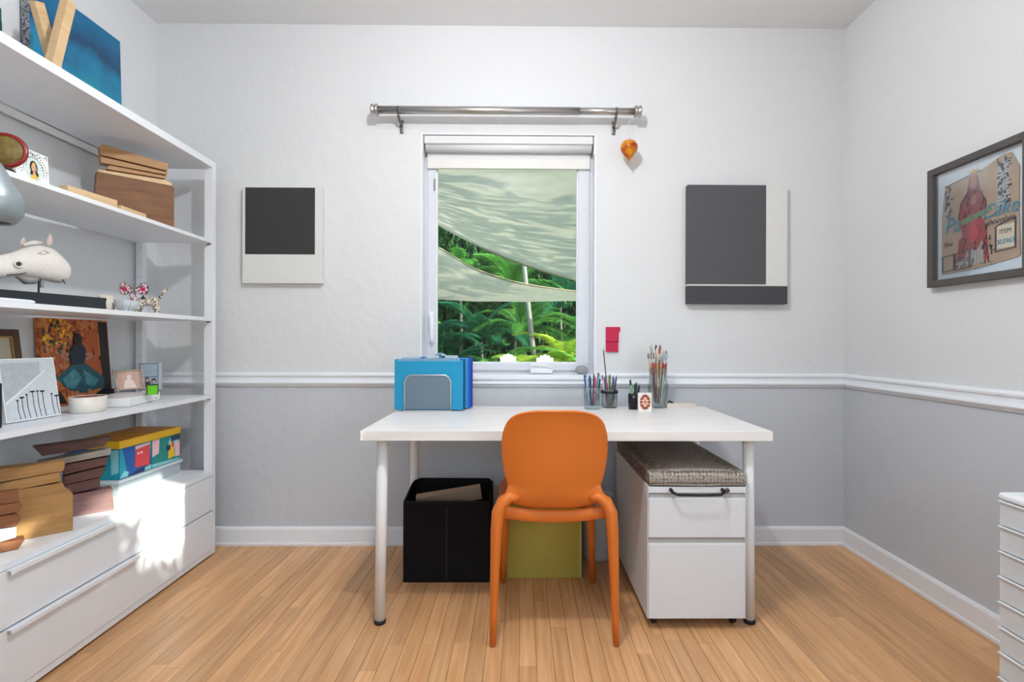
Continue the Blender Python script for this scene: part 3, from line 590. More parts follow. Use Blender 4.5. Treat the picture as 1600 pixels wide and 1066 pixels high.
# tray
y = 2.655; a = hy(1040, 636, y); b = hy(1084, 636, y); t = thing('shallow_tray', 'low white ceramic tray at the back of the desk beside the brush vase', 'tray', ((a.x+b.x)/2, y, ZT)); w_ = (b.x-a.x)/2
finish('tray_body', B((-w_, w_, -.03, .03, 0, .006), (-w_, -w_+.005, -.03, .03, .006, .024), (w_-.005, w_, -.03, .03, .006, .024), (-w_+.005, w_-.005, -.03, -.025, .006, .024), (-w_+.005, w_-.005, .025, .03, .006, .024)), mat('cream ceramic', 'd9d0c6', .3), t)
tag(finish('black_clip', TB([(0, 0, .004), (.012, .0, .010), (.02, 0, .004), (.03, .002, .004)], [.004, .005, .004, .002], 8), BLACKP, loc=(a.x+.010, y-.0, ZT+.022)), 'tiny black clip lying on the left end of the ceramic tray', 'clip')
# window sill things
st = finish('grey_stone', LT([(0, 0), (.022, .002), (.033, .014), (.034, .026), (.026, .040), (.012, .047), (0, .048)], 20, sx=1, sy=.75), mat('grey stone', '9a9a9c', .8, bump=(30, .3)), None, True, loc=(hy(909, 580, D+.03).x, D+.030, .8855))
tag(st, 'smooth grey stone on the right end of the window sill', 'stone')
gs = thing('glass_figurine', 'purple and white glass dog figurine on the sill behind the folders', 'figurine', (hy(675, 556, D+.02).x, D+.025, .8855))
pu = mat('purple glass', '5a4f9c', .12, var=(40, .3), col2='c8c6e8'); wh = mat('white glass', 'e4e4f0', .12)
for i, (x, z, r_, m) in enumerate(((-.045, .07, .026, pu), (.035, .072, .024, pu))): finish('glass_ear', LT([(0, -r_), (r_*.7, -r_*.7), (r_, 0), (r_*.7, r_*.7), (0, r_)], 16, Matrix.Translation((x, 0, z)), sy=.5), m, gs, True)
finish('glass_body', TB([(-.04, 0, .045), (-.02, 0, .055), (.01, 0, .04), (.03, 0, .05), (.055, 0, .045)], [.018, .020, .026, .02, .014], 14), wh, gs, True)
finish('glass_foot', LT([(0, 0), (.035, 0), (.03, .012), (.014, .03), (0, .03)], 18, sy=.6), wh, gs, True)
dd = thing('glass_disc', 'dark blue round glass disc standing on the sill against the pane', 'ornament', (hy(688, 552, D+.05).x, D+.055, .8855))
finish('disc', LT([(0, -.006), (.036, -.006), (.041, 0), (.036, .006), (0, .006)], 28, Matrix.Translation((0, 0, .062)) @ Matrix.Rotation(PI/2, 4, 'X') @ Matrix.Scale(1.15, 4, (0, 1, 0))), mat('deep blue glass', '27405c', .1), dd, True)
finish('disc_rim', LT([(.036, -.007), (.045, -.004), (.045, .004), (.036, .007)], 28, Matrix.Translation((0, 0, .062)) @ Matrix.Rotation(PI/2, 4, 'X') @ Matrix.Scale(1.1, 4, (0, 1, 0))), mat('pale blue glass', '86a8c0', .1), dd, True)
finish('disc_base', B((-.02, .02, -.012, .012, 0, .018), bevel=.003), MC['pale blue glass'], dd)

# ================================================================== FROSTED DRAWER TOWER, LAMP, CASE
def tower():
    X = 1.30; e = hx(1557, 768, X); m = frosted('frosted polypropylene', 'e9eef2', .35, .35); rim = frosted('frosted rim', 'f4f7fa', .08, .3)
    t = thing('drawer_tower', 'tall frosted plastic drawer tower standing by the right wall', 'drawer tower', (X, e.y, 0)); H_ = e.z+.0; ln = .40; dp = .34
    # local: front face at x=0 looking to -x, the far side at y=0, the near side at y=-ln
    rim_z = H_
    finish('top_panel', B((.0, dp, -ln, 0, H_-.02, H_), bevel=.012, seg=3), rim, t)
    finish('side_frame', B((.012, dp, -.004, 0, .015, H_-.021)), m, t); finish('side_frame', B((.012, dp, -ln, -ln+.004, .015, H_-.021)), m, t)
    finish('back_frame', B((dp-.004, dp, -ln+.0045, -.0045, .015, H_-.021)), m, t)
    finish('base', B((.0, dp, -ln, 0, 0, .014), bevel=.004), rim, t)
    n = 9; st_ = (H_-.021-.015)/n
    for i in range(n):
        z0 = .015+i*st_
        d = finish('drawer', B((.004, .0075, -ln+.006, -.006, z0+.0015, z0+st_-.0045), (.008, dp-.02, -.010, -.007, z0+.004, z0+st_-.016), (.008, dp-.02, -ln+.007, -ln+.010, z0+.004, z0+st_-.016), (.008, dp-.02, -ln+.0105, -.0105, z0+.004, z0+.006), bevel=.0008, seg=1), m, t)
        finish('drawer_lip', B((-.003, .006, -ln+.006, -.006, z0+st_-.004, z0+st_-.0008), bevel=.0008), rim, d)
        finish('drawer_pull', TB([(-.001, -ln*.5-.05, z0+st_*.45), (-.010, -ln*.5-.03, z0+st_*.45), (-.010, -ln*.5+.03, z0+st_*.45), (-.001, -ln*.5+.05, z0+st_*.45)], .004, 8), rim, d, True)
    for z in (.58,): finish('side_catch', B((.10, .12, 0, .008, H_-.075, H_-.068), bevel=.001), BLACKP, t)
tower()
def floor_lamp():
    y = 1.33; c = hy(-14, 306, y); m = mat('grey blue lamp metal', '8b979c', .35, .3)
    t = thing('floor_lamp', 'slim floor lamp with a rounded grey-blue shade in front of the shelves', 'lamp', (c.x, y, 0))
    z = c.z
    finish('lamp_shade', LT([(.0, .085), (.018, .083), (.028, .065), (.040, .040), (.056, .012), (.0635, -.015), (.060, -.040), (.046, -.062), (.040, -.066), (.036, -.063), (.055, -.038), (.058, -.015), (.05, .012), (.03, .05), (0, .07)], 32, Matrix.Translation((0, 0, z))), m, t, True)
    finish('pole', TB([(0, 0, .02), (0, 0, z-.07)], .007, 12), m, t, True); finish('base', LT([(0, 0), (.115, 0), (.12, .006), (.11, .016), (.01, .022), (0, .022)], 32), m, t, True)
    finish('lamp_socket', TB([(0, 0, z-.08), (0, 0, z+.02)], .014, 14), WHITE2, t, True)
floor_lamp()
p = hz(-2, 1047, .34)
t = thing('black_case', 'corner of a black hard case with a pale edge, lower left beside the drawers', 'case', (p.x-.013, p.y-.012, 0), rz=math.radians(-42))
finish('case_body', B((-.16, .35, -.40, 0, 0, .295), bevel=.006), mat('navy black shell', '15192a', .35), t); finish('case_lid', B((-.163, .353, -.403, .003, .302, .34), bevel=.006), MC['navy black shell'], t)
finish('edge_strip', B((-.161, .351, -.401, .001, .2955, .3015)), mat('pale blue edge', 'b8c8e0', .3), t)

# ================================================================== SHELVING UNIT
ANG = math.atan(.03)
SU = thing('shelving_unit', 'tall white open shelving unit with two wide drawers along the left wall', 'shelving', (-1.513, 2.66, 0), rz=ANG)
DP, LN = .362, 1.37
Z4, Z3, Z2, Z1, ZD = .792, 1.170, 1.548, 1.936, .418      # upper faces of the shelves and of the drawer cabinet
def wloc(x, y, z=0):   # unit frame -> world
    c, s = math.cos(ANG), math.sin(ANG); return Vector((-1.513+c*x-s*y, 2.66+s*x+c*y, z))
finish('cabinet_body', B((-DP, -.019, -LN, -.004, .03, ZD-.022)), WHITE, SU)
finish('side_panel', B((-DP, 0, -.018+.014, .014, .012, ZD-.022), bevel=.001), WHITE, SU); finish('side_panel', B((-DP, 0, -LN-.018, -LN, .012, ZD-.022), bevel=.001), WHITE, SU)
finish('cabinet_top', B((-DP, .0, -LN-.018, .014, ZD-.0215, ZD), bevel=.0015), WHITE, SU)
finish('plinth', B((-DP+.02, -.003, -LN, -.004, .012, .034)), WHITE, SU)
finish('plinth_gap_shade', B((-DP+.02, -.02, -LN, -.01, 0, .0115)), BLACKP, SU)  # black slab stands in for the shaded gap under the plinth
for z0, z1 in ((.036, .222), (.228, ZD-.024)):
    d = finish('drawer', B((-.018, -.0005, -LN+.002, -.006, z0, z1), bevel=.0015), WHITE, SU)
    finish('handle', B((-.004, .016, -1.10, -.27, z1-.0030, z1+.0012), (.012, .016, -1.10, -.27, z1-.012, z1-.002), bevel=.001), WHITE, d)
for (z, th) in ((Z1, .032), (Z2, .016), (Z3, .018), (Z4, .018)):
    finish('shelf', B((-DP, -.001, -LN, -.022 if z != Z1 else .014, z-th, z), bevel=.0012), WHITE, SU)
for yy in (-.021, -LN-.018):
    for xx in (-.038, -DP):
        if yy < -1: g = finish('post', B((xx, xx+.038 if xx > -.1 else xx+.03, yy, yy+.018, ZD, Z1-.032), bevel=.001), WHITE, SU)
        else: g = finish('post', B((xx, xx+.038 if xx > -.1 else xx+.03, yy+.001, yy+.034, ZD, Z1-.0322), bevel=.001), WHITE, SU)
        if xx < -.1 and yy > -1: finish('peg_hole', B(*[(xx+.012, xx+.016, yy, yy+.0015, z, z+.004) for z in [ZD+.05+i*.064 for i in range(22)]]), DARKM, g)
finish('wall_rail', B((-DP-.012, -DP-.001, -LN, -.03, Z1-.062, Z1-.034), bevel=.001), WHITE2, SU)
for z in (Z2, Z3, Z4): finish('shelf_pin', B((-.026, -.008, -.0225, -.0195, z-.024, z-.019)), DARKM, SU)

# ------------------------------------------------------------ helpers to put things on the shelves
def px_poly(pts, o, dr):
    """photo outline -> (u, z) on the vertical plane through o running along dr (unit, horizontal)"""
    nrm = Vector((dr[1], -dr[0], 0)); out = []
    for px, py in pts:
        d = ray(px, py); tt = (Vector((o[0], o[1], CAMZ))-CO).dot(nrm)/d.dot(nrm); P = CO+d*tt
        out.append(((P.x-o[0])*dr[0]+(P.y-o[1])*dr[1], P.z))
    return out
def wood_mat(name, a, b, s=7): return mat(name, a, .55, var=(s, .32), col2=b, stretch=(1.0, 5, 9), bump=(20, .05))
WD = {'walnut': wood_mat('walnut veneer', '6e4c44', '4a3030'), 'rosewood': wood_mat('rosewood veneer', '91706c', '6d4c4a'), 'oak': wood_mat('honey oak veneer', 'b98e58', '946a3a'), 'cherry': wood_mat('cherry veneer', '96603c', '6e4026'), 'cedar': wood_mat('cedar slab', '8a5a30', '54321a'), 'pine': wood_mat('pale pine', 'dcbf98', 'c6a274'), 'maple': wood_mat('maple block', 'bf9468', '9a6e42'), 'ash': wood_mat('grey ash', 'a8a098', '8c847c'), 'cream': mat('cream end grain', 'f2e8dc', .6)}
def wblock(pts, o, dr, depth, m, label, zmin=None, zmax=None, name='wood_block', shift=0, edge=None):
    ang = math.atan2(dr[1], dr[0]); pl = px_poly(pts, o, dr)
    pl = [(u, max(z, zmin) if zmin is not None else z) for u, z in pl]
    if zmax is not None: pl = [(u, min(z, zmax)) for u, z in pl]
    cu = sum(u for u, _ in pl)/len(pl); cz = min(z for _, z in pl)
    ob = finish(name, PR([(u-cu, z-cz) for u, z in pl], shift, shift+depth, 'y', .0012), [WD[m]], loc=(o[0]+dr[0]*cu, o[1]+dr[1]*cu, cz), rot=(0, 0, ang))
    tag(ob, label, 'wood block'); return ob
S45 = (math.sqrt(.5), math.sqrt(.5))
# --- drawer-cabinet top: three stacks of wood samples
oO = hz(115, 829, ZD); oO = (oO.x, oO.y)
wblock([(114, 772), (114, 829), (20, 847), (0, 851), (0, 802), (28, 766), (98, 755), (104, 768)], oO, S45, .07, 'oak', 'big honey oak block at the bottom of the left stack', zmin=ZD+.0005)
wblock([(94, 738), (95, 752), (30, 765), (-12, 772), (-12, 758)], oO, S45, .065, 'oak', 'narrow honey oak strip second from the top of the left stack')
wblock([(102, 722), (100, 736), (-12, 756), (-12, 735)], oO, S45, .065, 'oak', 'top honey oak strip of the left stack')
oW = hz(178, 797, ZD); oW = (oW.x, oW.y)
wblock([(176, 763), (178, 797), (110, 811), (100, 813), (100, 776)], oW, S45, .06, 'rosewood', 'pinkish rosewood block at the foot of the middle stack', zmin=ZD+.0005)
wblock([(157, 747), (156, 762), (100, 774), (97, 760)], oW, S45, .055, 'walnut', 'dark walnut strip resting on the rosewood block')
wblock([(166, 729), (160, 745), (100, 758), (100, 745)], oW, S45, .055, 'walnut', 'dark walnut strip with slanted end in the middle of its stack')
wblock([(171, 714), (166, 727), (100, 742), (100, 727)], oW, S45, .055, 'walnut', 'upper dark walnut strip with slanted end')
wblock([(174, 701), (172, 711), (90, 726.5), (60, 731), (60, 723)], oW, S45, .06, 'ash', 'grey ash strip lying below the topmost walnut plank')
wblock([(174, 683), (162, 698), (66, 713), (52, 699)], oW, S45, .05, 'walnut', 'topmost long walnut plank with pointed ends above the middle stack')
oR = hz(14, 862, ZD); oR = (oR.x, oR.y)
wblock([(39, 843), (28, 861), (-6, 869), (-6, 849)], oR, S45, .05, 'cherry', 'lowest cherry wood block with slanted end, left of the oak stack', zmin=ZD+.0005)
wblock([(26, 824), (25, 840), (0, 847), (-6, 848), (-6, 828)], oR, S45, .045, 'cream', 'cream coloured offcut between the cherry blocks')
wblock([(33, 812), (26, 822), (-6, 827), (-6, 808), (24, 804)], oR, S45, .05, 'cherry', 'cherry wood piece with a blunt point above the cream offcut')
wblock([(35, 790), (30, 800), (-6, 807), (-6, 790), (28, 786)], oR, S45, .05, 'cherry', 'second cherry wood piece from the top of the leftmost stack')
wblock([(29, 768), (30, 785), (-6, 789), (-6, 772)], oR, S45, .05, 'cherry', 'top cherry wood piece of the leftmost stack')
# --- painted boxes on a clear lidded tray
def painted_boxes():
    x1 = -1.655; x0 = -1.858; y0 = 2.225
    t = thing('plastic_tray_box', 'low clear plastic box with a lid under the two painted boxes', 'box', ((x0+x1)/2, y0, ZD)); w_ = (x1-x0)/2
    cp = frosted('clear plastic', 'dfeaf0', .55, .15); lidm = frosted('translucent lid', 'e6f2f8', .25, .25)
    finish('box_wall', B((-w_, w_, 0, .003, .002, .05), (-w_, w_, .397, .40, .002, .05), (-w_, -w_+.003, .0035, .3965, .002, .05), (w_-.003, w_, .0035, .3965, .002, .05), (-w_, w_, 0, .40, 0, .0018)), cp, t)
    finish('lid', B((-w_-.008, w_+.008, -.008, .408, .0505, .064), bevel=.003), lidm, t)
    for k in range(3): tag(finish('paper_pad', B((-w_+.01, w_-.008, .015+.125*k, .125+.125*k, 0, .012+.004*(k % 2)), bevel=.001), mat('cream paper %d' % k, ('ded6c8', 'c8b8a0', 'e4ddd2')[k], .8), loc=(t.location.x, y0, ZD+.002+.0005)), ('cream paper pad in the nearest third of the clear plastic box', 'tan paper pad in the middle of the clear plastic box', 'pale paper pad at the far end of the clear plastic box')[k], 'paper pad')
    teal = mat('paint teal', '18a0b4', .4); blue = mat('paint blue', '1c5ca8', .4); red = mat('paint red', 'e0484c', .4); aqua = mat('paint aqua', '8ed4dc', .4); green = mat('paint green', '1e8a84', .4); yel = mat('paint yellow', 'f6c21a', .4); pk = mat('paint pink', 'f0c4c8', .4); navy = mat('paint navy', '203c68', .4)
    lidt = mat('amber wood print', 'b8701c', .5, var=(9, .35), col2='d89424', stretch=(3, 8, 1))
    z0 = ZD+.0645
    def box(yy, wy, lab, pol, near, base):
        b = thing('painted_box', lab, 'box', (0, 0, 0), rz=PI/2); b.location = (x1, yy, z0)   # local x -> +y, local -y -> +x
        finish('box_body', B((0, wy, .001, 2*w_, 0, .126), bevel=.001), base, b)
        finish('lid', B((-.002, wy+.001, -.003, 2*w_+.002, .127, .158), bevel=.0015), yel, b)
        finish('lid_top', B((.006, wy-.006, .006, 2*w_-.006, .158, .1595)), lidt, b)
        art(b, 'painted_pattern', pol, .001)
        if near:
            bm = bmesh.new(); prism(bm, [(.004, .0), (.1, .0), (.1, .124), (.004, .124)], 0, -.0006, 'x', 0); prism(bm, [(.001, .03), (.03, .02), (.034, .12), (.001, .124)], -.0006, -.0012, 'x', 1); prism(bm, [(.1, .0), (2*w_-.002, 0), (2*w_-.002, .124), (.1, .124)], 0, -.0006, 'x', 2)
            finish('painted_end', bm, [teal, aqua, blue], b)
    box(y0+.002, .195, 'painted storage box with yellow lid and red panel, nearer of the pair', [(blue, [R4(.004, .193, .002, .124)]), (navy, [[(.06, .002), (.193, .002), (.193, .03), (.11, .02)]]), (teal, [[(.004, .002), (.05, .002), (.02, .124), (.004, .124)], [(.10, .09), (.193, .09), (.193, .124), (.10, .124)]]), (aqua, [[(.004, .004), (.05, .004), (.055, .022), (.03, .03)], [(.15, .002), (.193, .002), (.193, .022), (.155, .018)]]), (red, [[(.092, .03), (.180, .024), (.184, .112), (.094, .104)]]), (pk, [R4(.105, .118, .082, .092), R4(.124, .137, .083, .093), [(.094, .106), (.184, .114), (.184, .122), (.094, .120)]])], True, blue)
    box(y0+.200, .196, 'painted storage box with yellow lid and green side, farther of the pair', [(green, [R4(.002, .194, .002, .124)]), (aqua, [[(.002, .002), (.194, .002), (.194, .010), (.002, .018)], [(.11, .08), (.17, .06), (.19, .1), (.12, .11)]]), (pk, [[(.002, .05), (.045, .06), (.05, .124), (.002, .124)], R4(.16, .194, .02, .09)]), (yel, [[(.11, .02), (.155, .024), (.152, .085), (.135, .095), (.115, .088)]]), (navy, [[(.13, .098), (.194, .10), (.194, .124), (.135, .122)], R4(.10, .125, .06, .085)]), (red, [R4(.135, .15, .07, .095)])], False, green)
painted_boxes()
# --- shelf 4 : canvas with line poppies, gold frame, dancer painting, bowl, white box, frames, green cube
def lean_pic(name, label, cat, px_l, px_r, zb, h, th, lean, xbot, body_m, rz_extra=0):
    """picture leaning on the left wall: local x -> deeper, local z up, its face to +x. px_l/px_r bottom edge columns"""
    a = hx(px_l, 600, xbot); b = hx(px_r, 600, xbot); W_ = b.y-a.y
    t = thing(name, label, cat, (xbot, a.y, zb+math.sin(lean)*th+.0005), rot=(-lean, 0, PI/2+rz_extra)); return t, W_
t, W_ = lean_pic('small_canvas', 'small grey-white canvas with black line flowers at the left of the lower shelf', 'painting', 10, 96, Z4, .20, .016, .14, -1.622, None)
H_ = .205
finish('stretched_canvas', B((0, W_, 0, .016, 0, H_), bevel=.001), mat('pale canvas', 'e9edf0', .7, bump=(150, .2)), t)
s1 = mat('wash grey blue', 'c3ccd2', .7, var=(60, .2)); s2 = mat('wash pale', 'd9dfe4', .7, var=(60, .15)); inkm = mat('ink black', '202226', .6)
pl = []
for i, (u, v) in enumerate(((.23, .33), (.31, .37), (.40, .41), (.51, .45), (.60, .45), (.69, .44), (.86, .38), (.95, .34))):
    pl += stroke([(u*W_+.004, .006), (u*W_-.001, v*H_*.5), (u*W_, v*H_)], .0013); pl.append(EL(u*W_, v*H_, .0095 if i % 2 else .004, .003, 8))
art(t, 'painted_print', [(s2, [R4(.004, W_-.004, .004, H_-.004)]), (s1, [[(.006, H_*.32), (W_*.70, H_*.72), (W_*.70, H_*.93), (.006, H_*.93)]]), (mat('wash white', 'eceff2', .7), [[(.006, H_*.28), (W_*.80, H_*.78), (W_*.80, H_*.80), (.006, H_*.31)]]), (inkm, pl)], 0)
tag(finish('black_book', B((-.13, 0, -.06, .0, 0, .135), bevel=.002), BLACKP, loc=(hz(9, 668, Z4).x-.005, hz(9, 668, Z4).y-.006, Z4), rot=(0, 0, ANG)), 'black book standing left of the small flower canvas', 'book')
t, W_ = lean_pic('picture_frame', 'brown and gold picture frame with cream mat leaning behind the flower canvas', 'picture', -50, 46, Z4, .30, .02, .13, -1.83, None)
H_ = .305; bw = mat('brown frame wood', '5c3a24', .4, var=(30, .2)); go = mat('gilt edge', 'b08a52', .35, .6)
finish('frame_side', B((0, .026, 0, .02, 0, H_), bevel=.002), bw, t); finish('frame_side', B((W_-.026, W_, 0, .02, 0, H_), bevel=.002), bw, t)
finish('frame_rail', B((.026, W_-.026, 0, .02, 0, .026), bevel=.002), bw, t); finish('frame_rail', B((.026, W_-.026, 0, .02, H_-.026, H_), bevel=.002), bw, t)
finish('gilt_fillet', B((.026, .031, .002, .016, .026, H_-.026), (W_-.031, W_-.026, .002, .016, .026, H_-.026), (.031, W_-.031, .002, .016, .026, .031), (.031, W_-.031, .002, .016, H_-.031, H_-.026)), go, t)
finish('mat_board', B((.031, W_-.031, .010, .014, .031, H_-.031)), mat('cream mat', 'c9c0a8', .8), t)
art(t, 'print', [(mat('print frame line', '6a4a30', .6), [R4(.09, W_-.09, .075, H_-.085)]), (mat('print aqua', '9cc4c8', .6), [R4(.095, W_-.095, .08, H_-.09)])], .010)
t, W_ = lean_pic('dancer_painting', 'orange and brown painting of a dancer in a teal skirt leaning on the wall', 'painting', 71, 176, Z4, .35, .02, .075, -1.842, None)
H_ = .352
pm = bpy.data.materials.new('impasto orange'); pm.use_nodes = True; n = pm.node_tree.nodes; L = pm.node_tree.links
tc = n.new('ShaderNodeTexCoord'); n1 = n.new('ShaderNodeTexNoise'); n1.inputs['Scale'].default_value = 26; n1.inputs['Detail'].default_value = 8; n1.inputs['Roughness'].default_value = .75; L.new(tc.outputs['Object'], n1.inputs[0])
cr = n.new('ShaderNodeValToRGB'); L.new(n1.outputs[0], cr.inputs[0]); el = cr.color_ramp.elements; el[0].position = .34; el[0].color = (*lin('3a2018'), 1); el[1].position = .70; el[1].color = (*lin('d8a84a'), 1)
for ps, c_ in ((.42, '8a3c1c'), (.50, 'c8682c'), (.58, 'd98a4c'), (.64, '9a8454')): e_ = el.new(ps); e_.color = (*lin(c_), 1)
L.new(cr.outputs[0], n['Principled BSDF'].inputs['Base Color']); n['Principled BSDF'].inputs['Roughness'].default_value = .55
bp = n.new('ShaderNodeBump'); bp.inputs['Strength'].default_value = .4; L.new(n1.outputs[0], bp.inputs['Height']); L.new(bp.outputs[0], n['Principled BSDF'].inputs['Normal'])
finish('stretched_canvas', B((0, W_, 0, .02, 0, H_), bevel=.001), pm, t)
drk = mat('paint dark brown', '2c1c1a', .5, var=(40, .3)); tea = mat('skirt teal', '2c6c78', .5, var=(70, .35), col2='143840'); ta2 = mat('skirt light teal', '5aa0a8', .5, var=(50, .3), col2='2c7480'); bod = mat('bodice navy', '1c2838', .5); skn = mat('paint skin', 'b07860', .5); org = mat('paint orange', 'c4622c', .5, var=(30, .2)); yl = mat('paint yellow', 'd8b43c', .5, var=(60, .3), col2='8a7a30')
q = lambda *P: [(u*W_, v*H_) for u, v in P]
def dabs(sd, n, u0, u1, v0, v1):
    g_ = random.Random(sd); return [EL(g_.uniform(u0, u1)*W_, g_.uniform(v0, v1)*H_, g_.uniform(.002, .007), g_.uniform(.003, .011), 6, g_.uniform(0, 1)) for _ in range(n)]
art(t, 'painted_figure', [(drk, [q((.86, .02), (.99, .02), (.99, .98), (.84, .98)), q((.0, .02), (.30, .02), (.22, .16), (.02, .2))]), (org, [q((.60, .30), (.84, .24), (.82, .9), (.62, .86)), q((.12, .44), (.36, .5), (.30, .62), (.1, .7))]), (yl, dabs(11, 46, .04, .42, .70, .98)), (mat('paint olive', '5c6a48', .5, var=(60, .3)), dabs(12, 30, .04, .40, .62, .92)), (mat('paint flame', 'e0702c', .5, var=(60, .3)), dabs(13, 60, .10, .84, .30, .96)), (mat('paint umber', '4a2c20', .5, var=(60, .3)), dabs(14, 46, .05, .84, .20, .96)), (mat('paint sand', 'd8a078', .5, var=(60, .3)), dabs(15, 34, .06, .34, .30, .70)), (tea, [q((.16, .32), (.42, .48), (.58, .48), (.88, .28), (.86, .16), (.66, .14), (.52, .12), (.34, .17), (.24, .25))]), (ta2, [q((.25, .30), (.42, .42), (.52, .30), (.40, .18), (.30, .20)), q((.55, .40), (.78, .26), (.70, .18), (.58, .22))]), (bod, [q((.40, .46), (.36, .60), (.44, .70), (.58, .70), (.62, .60), (.56, .46))]), (skn, [q((.36, .60), (.26, .62), (.22, .56), (.34, .50), (.36, .53), (.28, .57), (.36, .58)), q((.60, .60), (.70, .60), (.70, .54), (.60, .50), (.59, .53), (.65, .56), (.60, .57)), q((.40, .02), (.46, .02), (.46, .15), (.41, .15)), q((.60, .02), (.66, .02), (.65, .16), (.59, .16))]), (drk, [EL(.50*W_, .755*H_, .022, .028, 12)])], 0)
def dish():
    p = hz(124, 646, Z4); m = mat('cream glaze', 'e6dfd4', .3)
    t = thing('ceramic_bowl', 'oval cream ceramic bowl with brown inside beside the flower canvas', 'bowl', (p.x-.004, p.y+.045, Z4), rz=ANG)
    finish('bowl_wall', LT([(0, 0), (.052, 0), (.058, .004), (.060, .058), (.056, .058), (.053, .008), (0, .006)], 36, sx=.85, sy=1.12), m, t, True)
    finish('inner_glaze', LT([(.0525, .012), (.0548, .0565), (.0535, .0565), (.051, .012), (0, .010)], 36, sx=.85, sy=1.12), mat('brown glaze', '7c4a34', .3), t, True, label='brown inner glaze')
dish()
def white_box():
    c = hz(202, 637, Z4); r = hz(250, 625, Z4); dr = Vector((r.x-c.x, r.y-c.y)).normalized(); ang = math.atan2(dr.y, dr.x)
    t = thing('white_flat_box', 'flat white box carrying small photo frames on the lower shelf', 'box', (c.x, c.y, Z4), rz=ang); L_ = (r-c).length   # local x = deeper
    H_ = .037
    finish('box_body', B((0, L_, 0, .16, 0, H_), bevel=.003), mat('gloss white box', 'f0efee', .25), t)
    finish('box_seam', B((-.0006, L_+.0006, -.0006, .16, .003, .0045)), mat('grey seam line', '8c8c8c', .5), t)
    e = finish('emblem', LT([(0, 0), (.0065, 0), (.0065, .0008), (0, .0008)], 20, Matrix.Translation((-.0002, .085, .019)) @ Matrix.Rotation(-PI/2, 4, 'Y')), mat('grey emblem', '77777a', .4), t)
    text(t, 'mini', mat('grey print', '9a9a9a', .5), L_-.04, .010, .010, -.0006)
    return t, H_, c, dr
wb, wbh, wc, wdr = white_box()
ZW = Z4+wbh+.0006
def twig_frame():
    o = hz(183, 614, ZW); t = thing('photo_frame', 'little twig photo frame with a pink faded photo leaning on the flat white box', 'photo frame', (o.x, o.y, ZW+.006), rot=(-.20, 0, math.radians(52)))
    w_, h = .098, .094; m = mat('pale twig', 'd8c0b0', .5, var=(40, .2))
    for pts in ([(-.012, 0, h+.004), (0, -.002, .03), (.004, 0, -.006)], [(w_-.004, 0, h+.016), (w_, -.002, .04), (w_+.008, 0, -.006)], [(-.02, .001, h-.008), (w_+.004, .001, h-.001)], [(-.006, .001, .006), (w_+.010, .001, .008)], [(-.004, .002, h-.01), (.008, 0, .0)], [(w_-.012, .002, h-.004), (w_-.004, 0, .004)]): finish('twig', TB(pts, .0028, 8), m, t, True)
    finish('photo', B((.004, w_-.004, .003, .005, .008, h-.008)), mat('faded pink photo', 'b88c80', .4, var=(20, .3), col2='d8b4a0', stretch=(2, 1, .3)), t)
    art(t, 'photo_print', [(mat('photo pale', 'ecd8d0', .4), [[(.025, .012), (.075, .012), (.062, .045), (.052, .055), (.058, .066), (.048, .074), (.038, .064), (.042, .054), (.032, .044)]])], .003)
    finish('easel_strut', TB([(w_/2, .004, h*.75), (w_/2, .030, -.004)], .002, 6), m, t)
twig_frame()
o = hz(216, 612, ZW)
t = thing('glass_photo_frame', 'upright clear glass frame holding a blue tinted photo at the back of the white box', 'photo frame', (o.x-.016, o.y+.030, ZW), rz=math.radians(60))
finish('glass_block', B((0, .095, 0, .012, 0, .125), bevel=.001), frosted('acrylic block', 'c8d8dc', .6, .1), t)
art(t, 'photo_print', [(mat('dark photo edge', '35506a', .4), [R4(.002, .078, .002, .123)]), (mat('photo sky', '9fb0be', .4, var=(30, .15)), [R4(.005, .075, .063, .120)]), (mat('photo grey', '6c7682', .4, var=(50, .3), col2='a8b0b8'), [R4(.005, .075, .004, .060)]), (mat('photo dark', '30343c', .4), [EL(.030, .05, .008, .010), EL(.058, .044, .010, .010), [(.02, .004), (.05, .004), (.042, .04), (.024, .04)]]), (mat('photo face', 'c0a08c', .4), [EL(.031, .046, .005, .007), EL(.058, .038, .006, .007)])], 0)
o = hz(232, 617, ZW)
gc = thing('green_box', 'tiny bright green glass cube with black edges on the white box', 'ornament', (o.x+.002, o.y-.010, ZW), rz=math.radians(38))
finish('cube', B((0, .036, 0, .03, 0, .040), bevel=.001), mat('lime glass', '6fd22c', .15, var=(60, .15)), gc)
finish('black_edge', B((-.002, 0, -.002, .032, 0, .042), (.036, .0385, -.002, .032, 0, .042), (0, .036, -.002, .032, .0405, .043)), BLACKP, gc)
o = hx(152, 618, -1.80)
tag(finish('black_bookend', PR([(0, 0), (.085, 0), (.075, .055), (.012, .024)], 0, .05, 'y', .001), BLACKP, loc=(-1.785, o.y, Z4), rot=(0, 0, PI/2)), 'black wedge-shaped bookend at the foot of the dancer painting', 'bookend')

